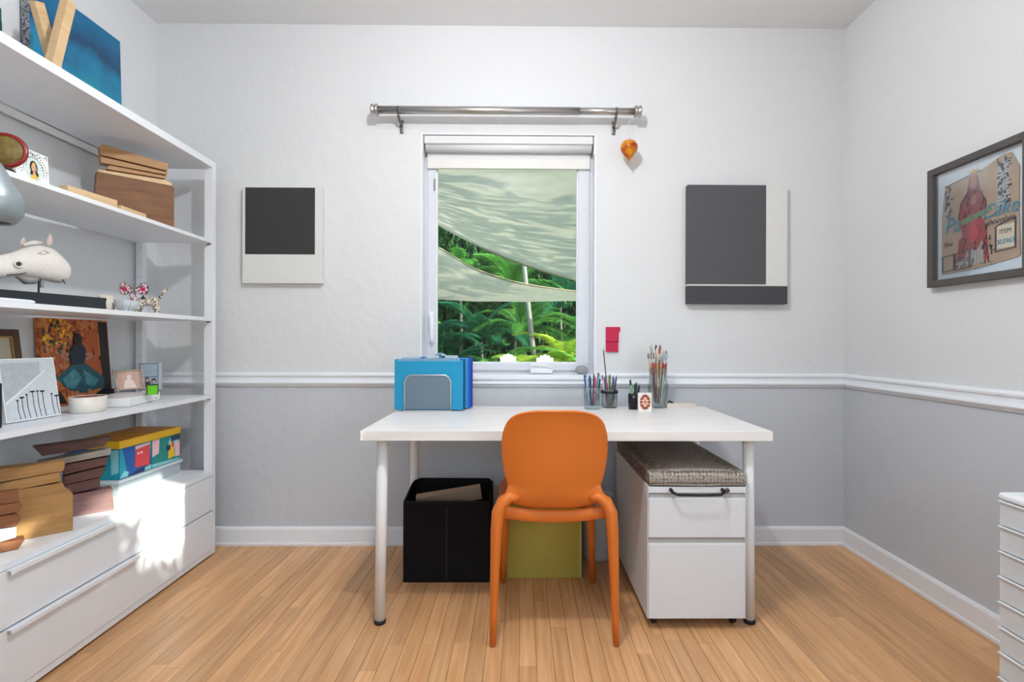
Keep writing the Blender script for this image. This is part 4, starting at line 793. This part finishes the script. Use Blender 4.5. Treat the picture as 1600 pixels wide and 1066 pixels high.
# --- shelf 3 : horse head on black base, pen, pot, glass dish, patterned figurine
def horse():
    zb = Z3; bx = thing('horse_sculpture', 'white horse head sculpture on a thin black pole and long black base', 'sculpture', (-1.66, 1.84, zb), rz=math.radians(80))
    # local x runs deeper along the shelf
    ebony = mat('ebonised base', '1d232b', .4, var=(30, .2), stretch=(1, 6, 6))
    l = -.175; r = .215
    finish('base_block', B((l, r, -.06, .09, 0, .047), bevel=.002), ebony, bx)
    P = wm = Matrix.Rotation(-math.radians(80), 3, 'Z')
    dr = (math.cos(math.radians(80)), math.sin(math.radians(80)))
    pl = mat('white plaster', 'e9e2dc', .65, var=(30, .05), bump=(60, .25))
    stn = [(-22, 412, 425), (-18, 404, 431), (-8, 399, 435), (6, 397, 435), (20, 394, 433), (34, 388, 431), (48, 384, 433), (62, 382, 437), (76, 385, 440), (88, 393, 443), (97, 402, 443), (104, 410, 438), (107, 418, 430)]
    wid = [.010, .022, .026, .027, .027, .030, .036, .041, .043, .040, .034, .024, .008]
    org_ = (-1.66, 1.84)
    top = px_poly([(a_, b_) for a_, b_, _ in stn], org_, dr); bot = px_poly([(a_, c_) for a_, _, c_ in stn], org_, dr)
    bm = bmesh.new(); rings = []; N = 16
    for (u0, z1_), (u1, z0_), w_ in zip(top, bot, wid):
        cz = (z1_+z0_)/2-zb; hh = (z1_-z0_)/2; u = (u0+u1)/2
        ring = []
        for k in range(N):
            an = 2*PI*k/N; ww = w_*(1-.35*max(0, math.sin(an))**2) if True else w_
            ring.append(bm.verts.new((u, ww*math.cos(an), cz+hh*math.sin(an))))
        rings.append(ring)
    for a_, b_ in zip(rings, rings[1:]):
        for k in range(N): j = (k+1) % N; bm.faces.new((a_[k], a_[j], b_[j], b_[k]))
    bm.faces.new(rings[0]); bm.faces.new(rings[-1])
    hd_ = finish('head', bm, pl, bx, True); m = hd_.modifiers.new('s', 'SUBSURF'); m.levels = 1; m.render_levels = 2
    def loc(px, py, side=-.03): (u, z) = px_poly([(px, py)], org_, dr)[0]; return (u, side, z-zb)
    for px, py, s, h in ((70, 381, -.018, .034), (41, 383, .014, .026)):
        a_ = loc(px, py, s)
        finish('ear', LT([(.001, h), (.006, h*.75), (.0105, h*.35), (.009, 0), (.004, -.006)], 12, Matrix.Translation(a_) @ Matrix.Rotation(.15, 4, 'X'), sx=1, sy=.5), mat('ear plaster', 'd8c4bc', .7), bx, True)
    finish('forelock', TB([loc(36, 383, 0), loc(52, 379, 0), loc(66, 380, 0)], [.004, .008, .005], 10), pl, bx, True)
    e = loc(56, 396, -.031); finish('eye', LT([(0, -.004), (.007, -.003), (.010, 0), (.007, .003), (0, .004)], 14, Matrix.Translation(e) @ Matrix.Rotation(PI/2, 4, 'X'), sx=1.3, sy=.8), pl, bx, True)
    finish('eyelid', TB([loc(48, 397, -.031), loc(55, 391, -.034), loc(64, 396, -.033)], .0022, 8), pl, bx, True)
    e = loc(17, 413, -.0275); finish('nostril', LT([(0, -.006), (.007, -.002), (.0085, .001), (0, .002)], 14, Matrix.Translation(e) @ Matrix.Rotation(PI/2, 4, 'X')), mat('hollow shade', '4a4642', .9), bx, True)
    finish('nostril_rim', TB([Vector(e)+Vector((.012*math.cos(q_), -.003, .010*math.sin(q_))) for q_ in [i*PI/6 for i in range(13)]], .003, 8), pl, bx, True)
    finish('lower_jaw', TB([loc(26, 431, 0), loc(40, 438, 0), loc(52, 438, 0), loc(62, 432, 0)], [.006, .014, .013, .006], 12), mat('shaded jaw plaster', '8e8a88', .8), bx, True)  # grey colour paints the shade under the jaw of the white head
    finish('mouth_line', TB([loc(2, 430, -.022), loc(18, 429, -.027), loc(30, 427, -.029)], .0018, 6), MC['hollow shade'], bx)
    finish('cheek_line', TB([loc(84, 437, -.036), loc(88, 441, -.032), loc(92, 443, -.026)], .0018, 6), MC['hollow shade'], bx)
    a_ = loc(60.5, 440, 0); finish('pole', TB([(a_[0], 0, .045), (a_[0], 0, a_[2]+.012)], .0032, 10), BLACKP, bx)
    finish('pole_strap', B((a_[0]+.005, a_[0]+.016, -.004, .004, a_[2]-.020, a_[2]+.01), bevel=.002), mat('steel strap', '9a9ea2', .4, .6), bx)
horse()
p = hz(18, 479, Z3)
p = wloc(-.028, -1.04, Z3)
tag(finish('white_pen', TB([(0, -.11, .006), (0, .05, .006), (0, .062, .006)], [.0058, .0058, .003], 12), WHITE, loc=p, rot=(0, 0, ANG)), 'white pen lying on the shelf edge before the black sculpture base', 'pen')
def on3(px, t_):   # point on shelf 3 seen at column px, t_ metres behind the shelf front
    d = ray(px, 500); c, s = math.cos(ANG), math.sin(ANG)
    # solve CO + d*k = line x_local = -t_
    n_ = Vector((c, s)); k_ = ((Vector((-1.513, 2.66)).dot(n_)-t_)-Vector((CO.x, CO.y)).dot(n_))/Vector((d.x, d.y)).dot(n_)
    return Vector((CO.x+d.x*k_, CO.y+d.y*k_, Z3))
p = on3(163, .09); t = thing('ribbed_pot', 'small cream ribbed pot right of the sculpture base', 'pot', p)
bm = bmesh.new(); lathe(bm, [(0, 0), (.020, 0), (.024, .01), (.024, .052), (.019, .06), (.017, .06), (.020, .05), (.020, .008), (0, .006)], 26)
finish('pot_wall', bm, mat('cream pot', 'e0d8c8', .5, var=(80, .15)), t, True)
for i in range(9): an = i*2*PI/9; finish('rib', TB([(.0245*math.cos(an), .0245*math.sin(an), .006), (.0255*math.cos(an), .0255*math.sin(an), .03), (.0215*math.cos(an), .0215*math.sin(an), .058)], .0035, 6), MC['cream pot'], t, True)
p = on3(174.5, .07); tag(finish('dark_vial', LT([(0, 0), (.009, 0), (.010, .004), (.010, .022), (.006, .028), (.006, .032), (0, .032)], 16), mat('smoky glass', '5c584c', .2), None, True, loc=p), 'tiny dark glass vial in front of the ribbed pot', 'vial')
p = on3(197, .08); t = thing('glass_dish', 'fluted clear glass dish between the ribbed pot and the patterned figurine', 'dish', p)
finish('dish_wall', LT([(0, 0), (.024, 0), (.020, .008), (.036, .022), (.046, .046), (.043, .047), (.032, .024), (.012, .012), (0, .011)], 22), frosted('pressed glass', 'dfe6e6', .45, .1), t, True)
for i in range(11): an = i*2*PI/11; finish('flute', TB([(.022*math.cos(an), .022*math.sin(an), .006), (.037*math.cos(an), .037*math.sin(an), .022), (.047*math.cos(an), .047*math.sin(an), .046)], [.002, .003, .002], 6), MC['pressed glass'], t, True)
def mosaic(name, a_, b_, c_, s=260):
    m = bpy.data.materials.new(name); m.use_nodes = True; n = m.node_tree.nodes; L = m.node_tree.links; tc = n.new('ShaderNodeTexCoord'); v = n.new('ShaderNodeTexVoronoi'); v.inputs['Scale'].default_value = s; L.new(tc.outputs['Object'], v.inputs[0])
    cr = n.new('ShaderNodeValToRGB'); cr.color_ramp.interpolation = 'CONSTANT'; e = cr.color_ramp.elements; e[0].color = (*lin(a_), 1); e[1].position = .62; e[1].color = (*lin(c_), 1); k_ = e.new(.35); k_.color = (*lin(b_), 1)
    sp = n.new('ShaderNodeSeparateXYZ'); L.new(v.outputs['Color'], sp.inputs[0]); L.new(sp.outputs[0], cr.inputs[0]); L.new(cr.outputs[0], n['Principled BSDF'].inputs['Base Color']); n['Principled BSDF'].inputs['Roughness'].default_value = .4; return m
def figurine():
    p = on3(230, .07); m = mosaic('mosaic beige', '3c3430', 'c8b8a0', 'efe6d8'); m2 = mosaic('mosaic pink', '50303c', 'd8a0ac', 'f0d8d8')
    t = thing('cat_figurine', 'mosaic-patterned cat figurine with a pink butterfly on its head and raised tail', 'figurine', p, rz=math.radians(20))
    finish('body', TB([(-.034, 0, .038), (-.02, 0, .048), (.0, 0, .052), (.022, 0, .05), (.036, 0, .042)], [.014, .020, .019, .020, .013], 14), m, t, True)
    for x, y in ((-.030, -.011), (-.030, .011), (.032, -.011), (.032, .011)): finish('leg', TB([(x*.8, y, .044), (x, y, .02), (x*1.12, y, 0)], [.012, .010, .009], 10), m, t, True)
    finish('tail', TB([(.034, 0, .052), (.046, 0, .072), (.062, 0, .098), (.070, 0, .108)], [.006, .006, .006, .007], 10), m, t, True)
    finish('neck', TB([(-.032, -.004, .046), (-.048, -.006, .064), (-.050, -.006, .078)], [.013, .012, .012], 12), m2, t, True)
    finish('ear', PR([(-.006, 0), (.012, 0), (.004, .016)], -.004, .004, 'y', .001), mat('ear black', '201c1c', .4), t, loc=(-.014, -.016, .060))
    bl = mat('wing outline', '242028', .4); hp = mat('wing hot pink', 'c02058', .4)
    for s in (-1, 1):
        c = (-.042+s*.028, .100)
        shape = [(-.042, .093), (c[0]-s*.004, .120), (c[0]+s*.010, .128), (c[0]+s*.020, .116), (c[0]+s*.022, .098), (c[0]+s*.016, .080), (c[0]+s*.004, .076), (-.042+s*.008, .088)]
        g = finish('wing', PR(shape, -.022, -.014, 'y', .001), m2, t)
        art(t, 'wing_heart', [(hp, [EL(c[0]+s*.004, c[1], .010, .008, 10)])], -.022)
        finish('wing_edge', TB([(a_, -.018, b_) for a_, b_ in shape+[shape[0]]], .0022, 6), bl, g)
figurine()

# --- shelf 2 : round dish, book, pine strips, slab and stacked blocks
p = wloc(-.04, -1.12, Z2)
t = thing('round_dish', 'round dish with a dark red rim and woven gold centre standing on the upper shelf', 'dish', (-1.502, 1.57, Z2), rot=(-.12, 0, math.radians(25)))
finish('rim', LT([(.043, -.003), (.052, -.006), (.054, -.003), (.052, .002), (.043, .003)], 36, Matrix.Translation((0, 0, .063)) @ Matrix.Rotation(PI/2, 4, 'X')), mat('dark red lacquer', '7c1614', .35), t, True, label='dark red rim')
cm = mat('woven gold', '8a7438', .6, var=(70, .3), col2='4e4020')
finish('centre', LT([(0, .002), (.043, .002), (.044, -.002), (0, -.003)], 36, Matrix.Translation((0, 0, .063)) @ Matrix.Rotation(PI/2, 4, 'X')), cm, t, True)
for r_ in (.012, .020, .028, .036, .041): finish('woven_ring', TB([(r_*math.cos(i*PI/12), -.001+.003, .063+r_*math.sin(i*PI/12)) for i in range(25)], .0012, 6), mat('pale gold', 'b8a05c', .5), t)
finish('stand', B((-.02, .02, -.012, .03, 0, .010), bevel=.002), mat('dark stand', '3a2a20', .5), t)
def girl_book():
    a_ = hx(27, 260, -1.525); b_ = hx(78, 270, -1.535)
    o = Vector((-1.527, a_.y, Z2)); dr = Vector((-.008, b_.y-a_.y, 0)); W_ = dr.length; H_ = .105
    t = thing('illustrated_book', 'small white book with an oval drawing of a dark-haired girl on the upper shelf', 'book', o, rot=(-.06, 0, math.atan2(dr.y, dr.x)))
    finish('cover', B((0, W_, 0, .012, 0, H_), bevel=.0008), mat('book cover white', 'eef0ee', .5), t)
    mint = mat('mint wash', 'd4e4de', .6); hair = mat('dark hair', '2c1c18', .6); fc = mat('face tone', 'e0b08c', .6); yw = mat('yellow blouse', 'e8b848', .6); pk = mat('pink print', 'd890a0', .6); gy = mat('grey print ink', '4a5050', .6)
    cx, cz = W_*.52, H_*.42; arc = []; arc2 = []
    dots = []; rr = random.Random(2)
    for i in range(46):
        an = PI*(-.1+1.2*i/45); r_ = .036+.010*(i % 2); dots.append(EL(cx+r_*1.05*math.cos(an), cz+r_*1.08*math.sin(an), .0012, .0012, 5))
    dots += [EL(rr.uniform(.003, W_-.003), H_-.003-rr.uniform(0, .012), .0008, .0008, 5) for _ in range(40)]
    art(t, 'cover_print', [(mint, [EL(cx, cz, .030, .040, 20)]), (hair, [EL(cx, cz+.008, .0145, .021, 16), EL(cx-.009, cz-.012, .005, .008, 10), EL(cx+.012, cz-.012, .005, .008, 10)]), (fc, [EL(cx, cz+.006, .0095, .013, 14), R4(cx-.004, cx+.004, cz-.016, cz-.004)]), (yw, [[(cx-.016, cz-.036), (cx+.016, cz-.036), (cx+.010, cz-.016), (cx-.010, cz-.016)], [(cx-.008, cz+.018), (cx, cz+.025), (cx+.008, cz+.018)]]), (gy, [EL(cx-.0035, cz+.008, .0015, .001, 6), EL(cx+.0045, cz+.008, .0015, .001, 6)]+dots), (pk, [EL(.006, H_*.3, .0014, .0014, 6), EL(.006, H_*.5, .0014, .0014, 6), EL(W_-.006, H_*.5, .0014, .0014, 6), EL(.008, H_*.7, .0014, .0014, 6)]), (mat('red lips', 'c03434', .5), [EL(cx+.0005, cz-.0015, .0022, .001, 6)])], 0)
    for i, ch in enumerate('THE LITTLE TREASURY'):
        pass
    # ring of small capitals above the portrait
    for i, ch in enumerate('THE LITTLE LADY'):
        if ch == ' ': continue
        an = PI*(.95-.9*i/14); text(t, ch, gy, cx+.0315*math.cos(an), cz+.040*math.sin(an), .007, -.0032)
girl_book()
oC = hx(272, 350, -1.545); oC = (oC.x, oC.y)
wblock([(272, 292), (272, 356), (152, 330), (149, 300), (151, 268), (155, 270)], oC, S45, .05, 'cedar', 'big dark cedar slab with a knot standing on the upper shelf', zmin=Z2+.0005)
wblock([(269, 285), (270, 290.5), (155, 268.5), (152, 263.5), (258, 280.5)], oC, S45, .04, 'pine', 'pale sapwood strip along the top of the cedar slab', shift=.006)
wblock([(262, 275.5), (258, 279), (166, 264), (170, 258)], oC, S45, .045, 'maple', 'maple block lowest of the stack on the cedar slab')
wblock([(263, 270), (260, 273.5), (158, 254.5), (156, 244.5)], oC, S45, .05, 'maple', 'wide maple block in the middle of the stack on the cedar slab', shift=-.004)
wblock([(263, 256), (262, 267), (157, 242), (155, 229), (160, 225)], oC, S45, .05, 'maple', 'topmost maple block reaching the underside of the top shelf', shift=-.002, zmax=Z1-.034)
def strip(a, b, w_, h, m, lab, z, roll=0, tilt=0):
    d = b-a; t = finish('wood_strip', B((0, d.length, -w_/2, w_/2, 0, h), bevel=.001), WD[m], loc=(a.x, a.y, z), rot=(0, -tilt, math.atan2(d.y, d.x))); tag(t, lab, 'wood strip')
def on2(px, t_): q_ = on3(px, t_); q_.z = Z2; return q_
strip(on2(80, .10), on2(150, .14), .05, .020, 'pine', 'pale pine strip lying flat behind the illustrated book', Z2+.0005)
strip(on2(98, .05), on2(176, .0255), .035, .028, 'pine', 'thick pale pine offcut pointing towards the shelf front', Z2+.0015)
strip(on2(182, .03), on2(222, .030), .03, .018, 'pine', 'short pale pine strip before the cedar slab', Z2+.0005)
strip(on2(12, .20), on2(72, .22), .03, .012, 'ash', 'grey wood strip lying behind the round dish', Z2+.0005)

# --- top shelf : blue canvas and two sticks
def blue_canvas():
    m = bpy.data.materials.new('deep blue wash'); m.use_nodes = True; n = m.node_tree.nodes; L = m.node_tree.links; tc = n.new('ShaderNodeTexCoord'); sp = n.new('ShaderNodeSeparateXYZ'); L.new(tc.outputs['Object'], sp.inputs[0])
    no = n.new('ShaderNodeTexNoise'); no.inputs['Scale'].default_value = 5; no.inputs['Detail'].default_value = 4; L.new(tc.outputs['Object'], no.inputs[0])
    ad = n.new('ShaderNodeMath'); ad.operation = 'MULTIPLY_ADD'; ad.inputs[1].default_value = 1.6; L.new(sp.outputs[2], ad.inputs[0])
    mm = n.new('ShaderNodeMath'); mm.operation = 'MULTIPLY_ADD'; mm.inputs[1].default_value = .8; mm.inputs[2].default_value = -.32; L.new(no.outputs[0], mm.inputs[0]); L.new(mm.outputs[0], ad.inputs[2])
    cr = n.new('ShaderNodeValToRGB'); e = cr.color_ramp.elements; e[0].position = .12; e[0].color = (*lin('3fa896'), 1); e[1].position = .85; e[1].color = (*lin('0a6a98'), 1)
    for ps, c_ in ((.30, '1290a4'), (.46, '0a7aa4'), (.64, '0c4468')): q_ = e.new(ps); q_.color = (*lin(c_), 1)
    L.new(ad.outputs[0], cr.inputs[0]); L.new(cr.outputs[0], n['Principled BSDF'].inputs['Base Color']); n['Principled BSDF'].inputs['Roughness'].default_value = .45
    r = hx(187, 66, -1.862); lft = hx(52, 66, -1.84); W_ = r.y-lft.y; H_ = r.z-Z1
    t = thing('blue_canvas', 'large teal and blue abstract canvas leaning on the wall on the top shelf', 'painting', (-1.845, lft.y, Z1+.0015), rot=(-.03, 0, PI/2))
    finish('stretched_canvas', B((0, W_, 0, .030, 0, H_+.002), bevel=.001), m, t)
    finish('canvas_edge', B((-.0015, 0, 0, .030, 0, H_)), mosaic('speckled purple', '4c4458', 'a89cb4', '7c8c80', 160), t, label='purple speckled side edge')
    finish('white_edge', B((W_, W_+.0012, -.0005, .030, 0, H_+.003), (0, W_, -.0005, .030, H_+.002, H_+.0035)), WHITE, t)
    t2 = hx(3, 40, -1.862)
    o = thing('teal_canvas', 'teal canvas cropped by the left edge of the view on the top shelf', 'painting', (-1.845, t2.y-.35, Z1+.0015), rot=(-.03, 0, PI/2))
    finish('stretched_canvas', B((0, .34, 0, .028, 0, .30), bevel=.001), mat('teal paint', '12595f', .5), o)
    finish('canvas_edge', B((.34, .342, 0, .028, 0, .30)), WHITE, o)
blue_canvas()
def stick(px0, py0, px1, py1, x, w_, th, lab):
    a_ = hx(px0, py0, x); b_ = hx(px1, py1, x); d = (a_-b_); ang = math.atan2(d.y, d.z)   # lean within the wall plane
    b_.z = max(b_.z, Z1); t = finish('wooden_stick', B((-w_/2, w_/2, -th/2, th/2, 0, d.length), bevel=.0015), WD['pine'], loc=(x, b_.y, Z1+.004+abs(math.sin(ang))*w_/2), rot=(0, ang, PI/2)); tag(t, lab, 'wooden stick')
def up(px, py, x): return hx(px, py, x)
b0 = up(88, 112, -1.56)
stick(107, 8, 77, 128, -1.60, .034, .030, 'square pine stick leaning to the right in front of the blue canvas')
stick(57, -20, 97, 125, -1.66, .040, .022, 'flat pine stick leaning to the left against the blue canvas')

# ================================================================== OUTSIDE
gr = finish('lawn', B((-30, 30, D+T+.02, 40, -.25, -.2)), mat('grass green', '5c7a38', .9, var=(3, .3), bump=(40, .4)), kind='structure')
def sail(name, label, nearl, nearr, farr, farl, sag, cn, cf, nx=26, ny=16, lift=0):
    bm = bmesh.new(); g = []
    for j in range(ny+1):
        v = j/ny; row = []
        for i in range(nx+1):
            u = i/nx; P = (Vector(nearl)*(1-u)+Vector(nearr)*u)*(1-v)+(Vector(farl)*(1-u)+Vector(farr)*u)*v
            k_ = 4*u*(1-u); P.y += (cn*(1-v)-cf*v)*k_; P.z -= sag*k_*4*v*(1-v)
            P.z -= (lift*k_)*(v)
            row.append(bm.verts.new(P))
        g.append(row)
    for a_, b_ in zip(g, g[1:]):
        for i in range(nx): bm.faces.new((a_[i], a_[i+1], b_[i+1], b_[i]))
    t = thing(name, label, 'shade sail', (0, 0, 0)); o = finish('fabric', bm, translucent('sail fabric', 'f6f0e4', .5), t, True); m = o.modifiers.new('s', 'SOLIDIFY'); m.thickness = .004
    for rw, nm in ((g, 0),):
        pass
    return t
def hem(t, pts): finish('hem', TB(pts, .012, 6), mat('tan hem', 'a89878', .8), t, True)
def sail_edges(name, label, near_px, yn, far_px, yf_, ext, n=22, sag=.05, near_pts=None):
    """near and far borders given as photo columns on real depth planes, carried on past the window"""
    def border(pp, y):
        out = [hy(px, py, y) for px, py in pp]; return out
    A = near_pts if near_pts else border(near_px, yn); Bf = border(far_px, yf_)
    def res(P, n):
        L_ = [0]
        for a_, b_ in zip(P, P[1:]): L_.append(L_[-1]+(b_-a_).length)
        out = []
        for i in range(n+1):
            s_ = L_[-1]*i/n; k_ = max(j for j in range(len(L_)) if L_[j] <= s_+1e-9); k_ = min(k_, len(P)-2)
            out.append(P[k_].lerp(P[k_+1], (s_-L_[k_])/(L_[k_+1]-L_[k_])))
        return out
    A, Bf = res(A, n), res(Bf, n); bm = bmesh.new(); g = []; M_ = 14
    for j in range(M_+1):
        v = j/M_; g.append([bm.verts.new(a_.lerp(b_, v)+Vector((0, 0, -sag*4*v*(1-v)+.02*math.sin(9*v+.4*i)))) for i, (a_, b_) in enumerate(zip(A, Bf))])
    for a_, b_ in zip(g, g[1:]):
        for i in range(n): bm.faces.new((a_[i], a_[i+1], b_[i+1], b_[i]))
    t = thing(name, label, 'shade sail', (0, 0, 0)); o = finish('fabric', bm, translucent('sail fabric', 'f6f0e4', .5), t, True); m = o.modifiers.new('s', 'SOLIDIFY'); m.thickness = .004
    hem(t, A); hem(t, Bf)
    for P_ in (A[0], A[-1]):
        finish('post', TB([(P_.x, P_.y, -.2), (P_.x, P_.y, P_.z+.06)], .03, 12), mat('post steel', '8c8f90', .4, .7), t, True)
    return t
sail_edges('shade_sail', 'large pale shade sail filling the upper window view outside', None, 0, [(560, 270), (683, 350), (740, 382), (800, 408), (850, 425), (905, 440), (1010, 462)], 8.0, 1, near_pts=[Vector((-2.6, 3.2, 2.62)), Vector((0, 3.2, 2.36)), Vector((2.6, 3.2, 2.2))], sag=-.03)
sail_edges('shade_sail', 'lower pale shade sail in front of the palms outside the window', [(560, 318), (683, 385), (740, 420), (800, 440), (850, 449), (905, 456), (1010, 464)], 8.4, [(560, 452), (683, 467), (750, 471), (830, 468), (905, 460), (1010, 446)], 10.4, 1, sag=.12)
# palms
def frond_mesh(seed, L_=1.5, droop=.9, n=56, wide=.34):
    r = random.Random(seed); bm = bmesh.new(); pts = []
    for i in range(13): s_ = i/12; pts.append(Vector((L_*s_*(1-.18*s_), 0, L_*(.62*s_-droop*.62*s_*s_))))
    tube(bm, pts, [.010*(1-.8*i/12) for i in range(13)], 4)
    for i in range(2, n):
        s_ = i/n; f_ = s_*12; k_ = min(int(f_), 11); P = pts[k_].lerp(pts[k_+1], f_-k_); T_ = (pts[k_+1]-pts[k_]).normalized()
        ln = wide*(math.sin(PI*min(1, s_*.9+.12))**.7)*r.uniform(.85, 1.1)
        for sd in (-1, 1):
            d = (T_*.75+Vector((0, sd*.8, .25-.2*s_))).normalized(); q1 = P+d*ln*.55+Vector((0, 0, -.02)); q2 = P+d*ln+Vector((0, 0, -.10*ln/.34-.03)); w_ = T_*.0115
            a_, b_, c_, e_ = bm.verts.new(P-w_*.4), bm.verts.new(P+w_*.4), bm.verts.new(q1+w_), bm.verts.new(q1-w_); f2 = bm.verts.new(q2)
            bm.faces.new((a_, b_, c_, e_)); bm.faces.new((e_, c_, f2))
    me = bpy.data.meshes.new('frond'); bm.to_mesh(me); bm.free(); return me
GRN = [translucent('palm green', '62a040', .45, .45, .3), translucent('palm yellow green', 'b4cc44', .5, .45, .3), translucent('deep fern green', '2f7048', .4, .45, .3)]
FR = []
for mi in range(3):
    for sd in range(2): me = frond_mesh(sd*7+mi, 1.5, (.95, 1.25)[sd]); me.materials.append(GRN[mi]); FR.append(me)
BK = mat('grey palm bark', '6e6a5c', .8, bump=(30, .5))
def palm(x, y, h, mi, n, sc, label, trunk=.05):
    t = thing('palm', label, 'palm', (x, y, -.2)); r = random.Random(int(x*100+y*10))
    finish('stem', TB([(0, 0, 0), (.03, .02, h*.5), (0, 0, h)], [trunk, trunk*.8, trunk*.6], 10), BK, t, True)
    for i in range(n):
        o = bpy.data.objects.new('frond', FR[mi*2+i % 2]); COL.objects.link(o); o.parent = t; o.location = (0, 0, h-.04*(i % 4)); o.rotation_euler = (r.uniform(-.15, .15), -r.uniform(-.25, .75), i*2.399+r.uniform(-.2, .2)); s_ = sc*r.uniform(.8, 1.15); o.scale = (s_, s_, s_)
spots = [(-2.2, 10.6, .9, 2, 'dark fern palm farthest left outside the window'), (-1.55, 9.9, .35, 2, 'low dark fern palm at the left of the window view'), (-.95, 11.0, 1.3, 2, 'tall dark palm behind the low left one'), (-.5, 10.2, .25, 0, 'bushy green palm just left of centre outside'), (.0, 11.2, 1.5, 0, 'green palm with a pale trunk in the centre of the window view'), (.45, 10.1, .3, 1, 'bright yellow-green palm right of centre outside'), (.95, 10.5, .7, 1, 'sunlit yellow-green palm at the right of the window view'), (1.5, 11.0, 1.4, 0, 'tall green palm at the far right outside'), (1.4, 9.8, .15, 0, 'low green palm at the bottom right outside'), (-.2, 12.2, 2.6, 0, 'tall palm showing in the gap between the sails'), (-1.6, 12.4, 3.0, 0, 'tallest palm behind the left end of the sails'), (1.0, 12.3, 2.2, 2, 'dark palm behind the right end of the sails'), (2.3, 10.6, 1.0, 0, 'green palm beyond the right edge of the window view'), (-3.2, 11.5, 1.6, 0, 'green palm beyond the left edge of the window view')]
for i, (x, y, h, mi, lb) in enumerate(spots): palm(x, y+(1.6 if h > .8 or mi == 2 else .9), h+(.15 if h < 1 else 0), mi, 17, 1.0 if h < 2 else 1.15, lb)
tk = finish('palm_trunk', TB([(.38, 11.0, -.2), (.22, 11.05, 1.0), (.12, 11.1, 1.9), (.02, 11.15, 2.9)], [.065, .055, .05, .045], 14), BK, None, True); tk.data.materials[0] = mat('pale palm bark', '7e7b72', .8, bump=(30, .5)); tag(tk, 'pale bare palm stem rising in the middle of the window view', 'palm'); tk.name = 'bare_palm'
def leaves(name, n, bx, size, m, label, cat, seed, ball=False):
    r = random.Random(seed); vs_ = []; fs = []
    for i in range(n):
        while True:
            u = [r.uniform(-1, 1) for _ in range(3)]
            if not ball or sum(q*q for q in u) <= 1: break
        c = Vector(((bx[0]+bx[1])/2+u[0]*(bx[1]-bx[0])/2, (bx[2]+bx[3])/2+u[1]*(bx[3]-bx[2])/2, (bx[4]+bx[5])/2+u[2]*(bx[5]-bx[4])/2))
        s_ = size*r.uniform(.5, 1.3); M_ = Euler((r.uniform(0, 6.28), r.uniform(0, 6.28), r.uniform(0, 6.28))).to_matrix(); b = len(vs_)
        for p_ in ((-s_, 0, 0), (0, -s_*.32, .1*s_), (s_, 0, 0), (0, s_*.32, .1*s_)): vs_.append(c+M_ @ Vector(p_))
        fs.append((b, b+1, b+2, b+3))
    me = bpy.data.meshes.new(name); me.from_pydata(vs_, [], fs); me.materials.append(m); o = bpy.data.objects.new(name, me); COL.objects.link(o); tag(o, label, cat, kind='stuff'); return o
leaves('hedge_foliage', 16000, (-6, 6, 14.4, 15.6, -.2, 7), .17, translucent('hedge green', '3c6c34', .35, .6), 'dense green foliage filling the garden behind the palms', 'foliage', 1)
finish('garden_wall', B((-12, 12, 16, 16.2, -.2, 8.5)), mat('ivy dark wall', '24381f', .9, var=(6, .4), bump=(10, .6)), kind='structure')
# garden chairs whose pale backs show above the sash
def garden_chair(px, label, rz, roll):
    y = 9.3; p = hy(px, 553, y); m = mat('white resin', 'dfe6ec', .4)
    t = thing('garden_chair', label, 'chair', (p.x, y, -.2), rz=rz); H_ = p.z+.2; B0 = H_-.62
    for i in range(5):
        x = -.112+.056*i; hh = H_-(.014*abs(i-2)**1.8)
        finish('back_slat', PR([(x-.027, B0), (x+.027, B0), (x+.027, hh-.012), (x+.014, hh), (x-.014, hh), (x-.027, hh-.012)], 0, .02), m, t, rot=(-.06, 0, 0))
    finish('back_rail', B((-.14, .14, .035, .055, B0+.35, B0+.42)), m, t)
    for i in range(4): finish('seat_slat', B((-.2, .2, -.13-.11*i, -.04-.11*i, B0-.02, B0)), m, t)
    for sx in (-1, 1):
        finish('armrest', B((sx*.25-.05, sx*.25+.05, -.5, .05, B0+.19, B0+.21)), m, t); finish('leg', B((sx*.22-.02, sx*.22+.02, -.45, -.39, 0, B0+.19)), m, t); finish('leg', B((sx*.22-.02, sx*.22+.02, .0, .06, 0, B0+.19)), m, t)
        finish('side_board', B((sx*.20-.01, sx*.20+.01, -.39, .0, B0-.1, B0-.02)), m, t)
garden_chair(806, 'white slatted garden chair outside, left of the pair beyond the sill', .25, 0); garden_chair(838, 'white slatted garden chair outside, right of the pair beyond the sill', -.15, 0)
bpy.data.objects['garden_chair'].location.x -= .12; bpy.data.objects['garden_chair.001'].location.x += .12; bpy.data.objects['garden_chair.001'].location.y -= .5
# shade tree between the sun and the sails, and a shrub before the side window: they break up the sunlight
tr = finish('shade_tree_trunk', TB([(6.5, 4.5, -.2), (6.3, 4.4, 2.5), (5.6, 4.2, 4.2)], [.2, .16, .08], 12), BK, None, True); tag(tr, 'tree trunk right of the house beyond the window view', 'tree')
leaves('tree_crown', 900, (3.4, 6.4, 1.6, 7.4, 3.6, 6.9), .24, GRN[0], 'loose leafy tree crown right of the house', 'tree', 4, True)
leaves('shrub_leaves', 4200, (2.3, 2.9, -1.3, .02, .6, 2.02), .09, GRN[0], 'shrub leaves outside the side window, taller part', 'shrub', 5)
leaves('shrub_leaves', 2600, (2.3, 2.9, .0, .75, .6, 1.70), .09, GRN[0], 'shrub leaves outside the side window, lower part', 'shrub', 6)
print('planks', planks)
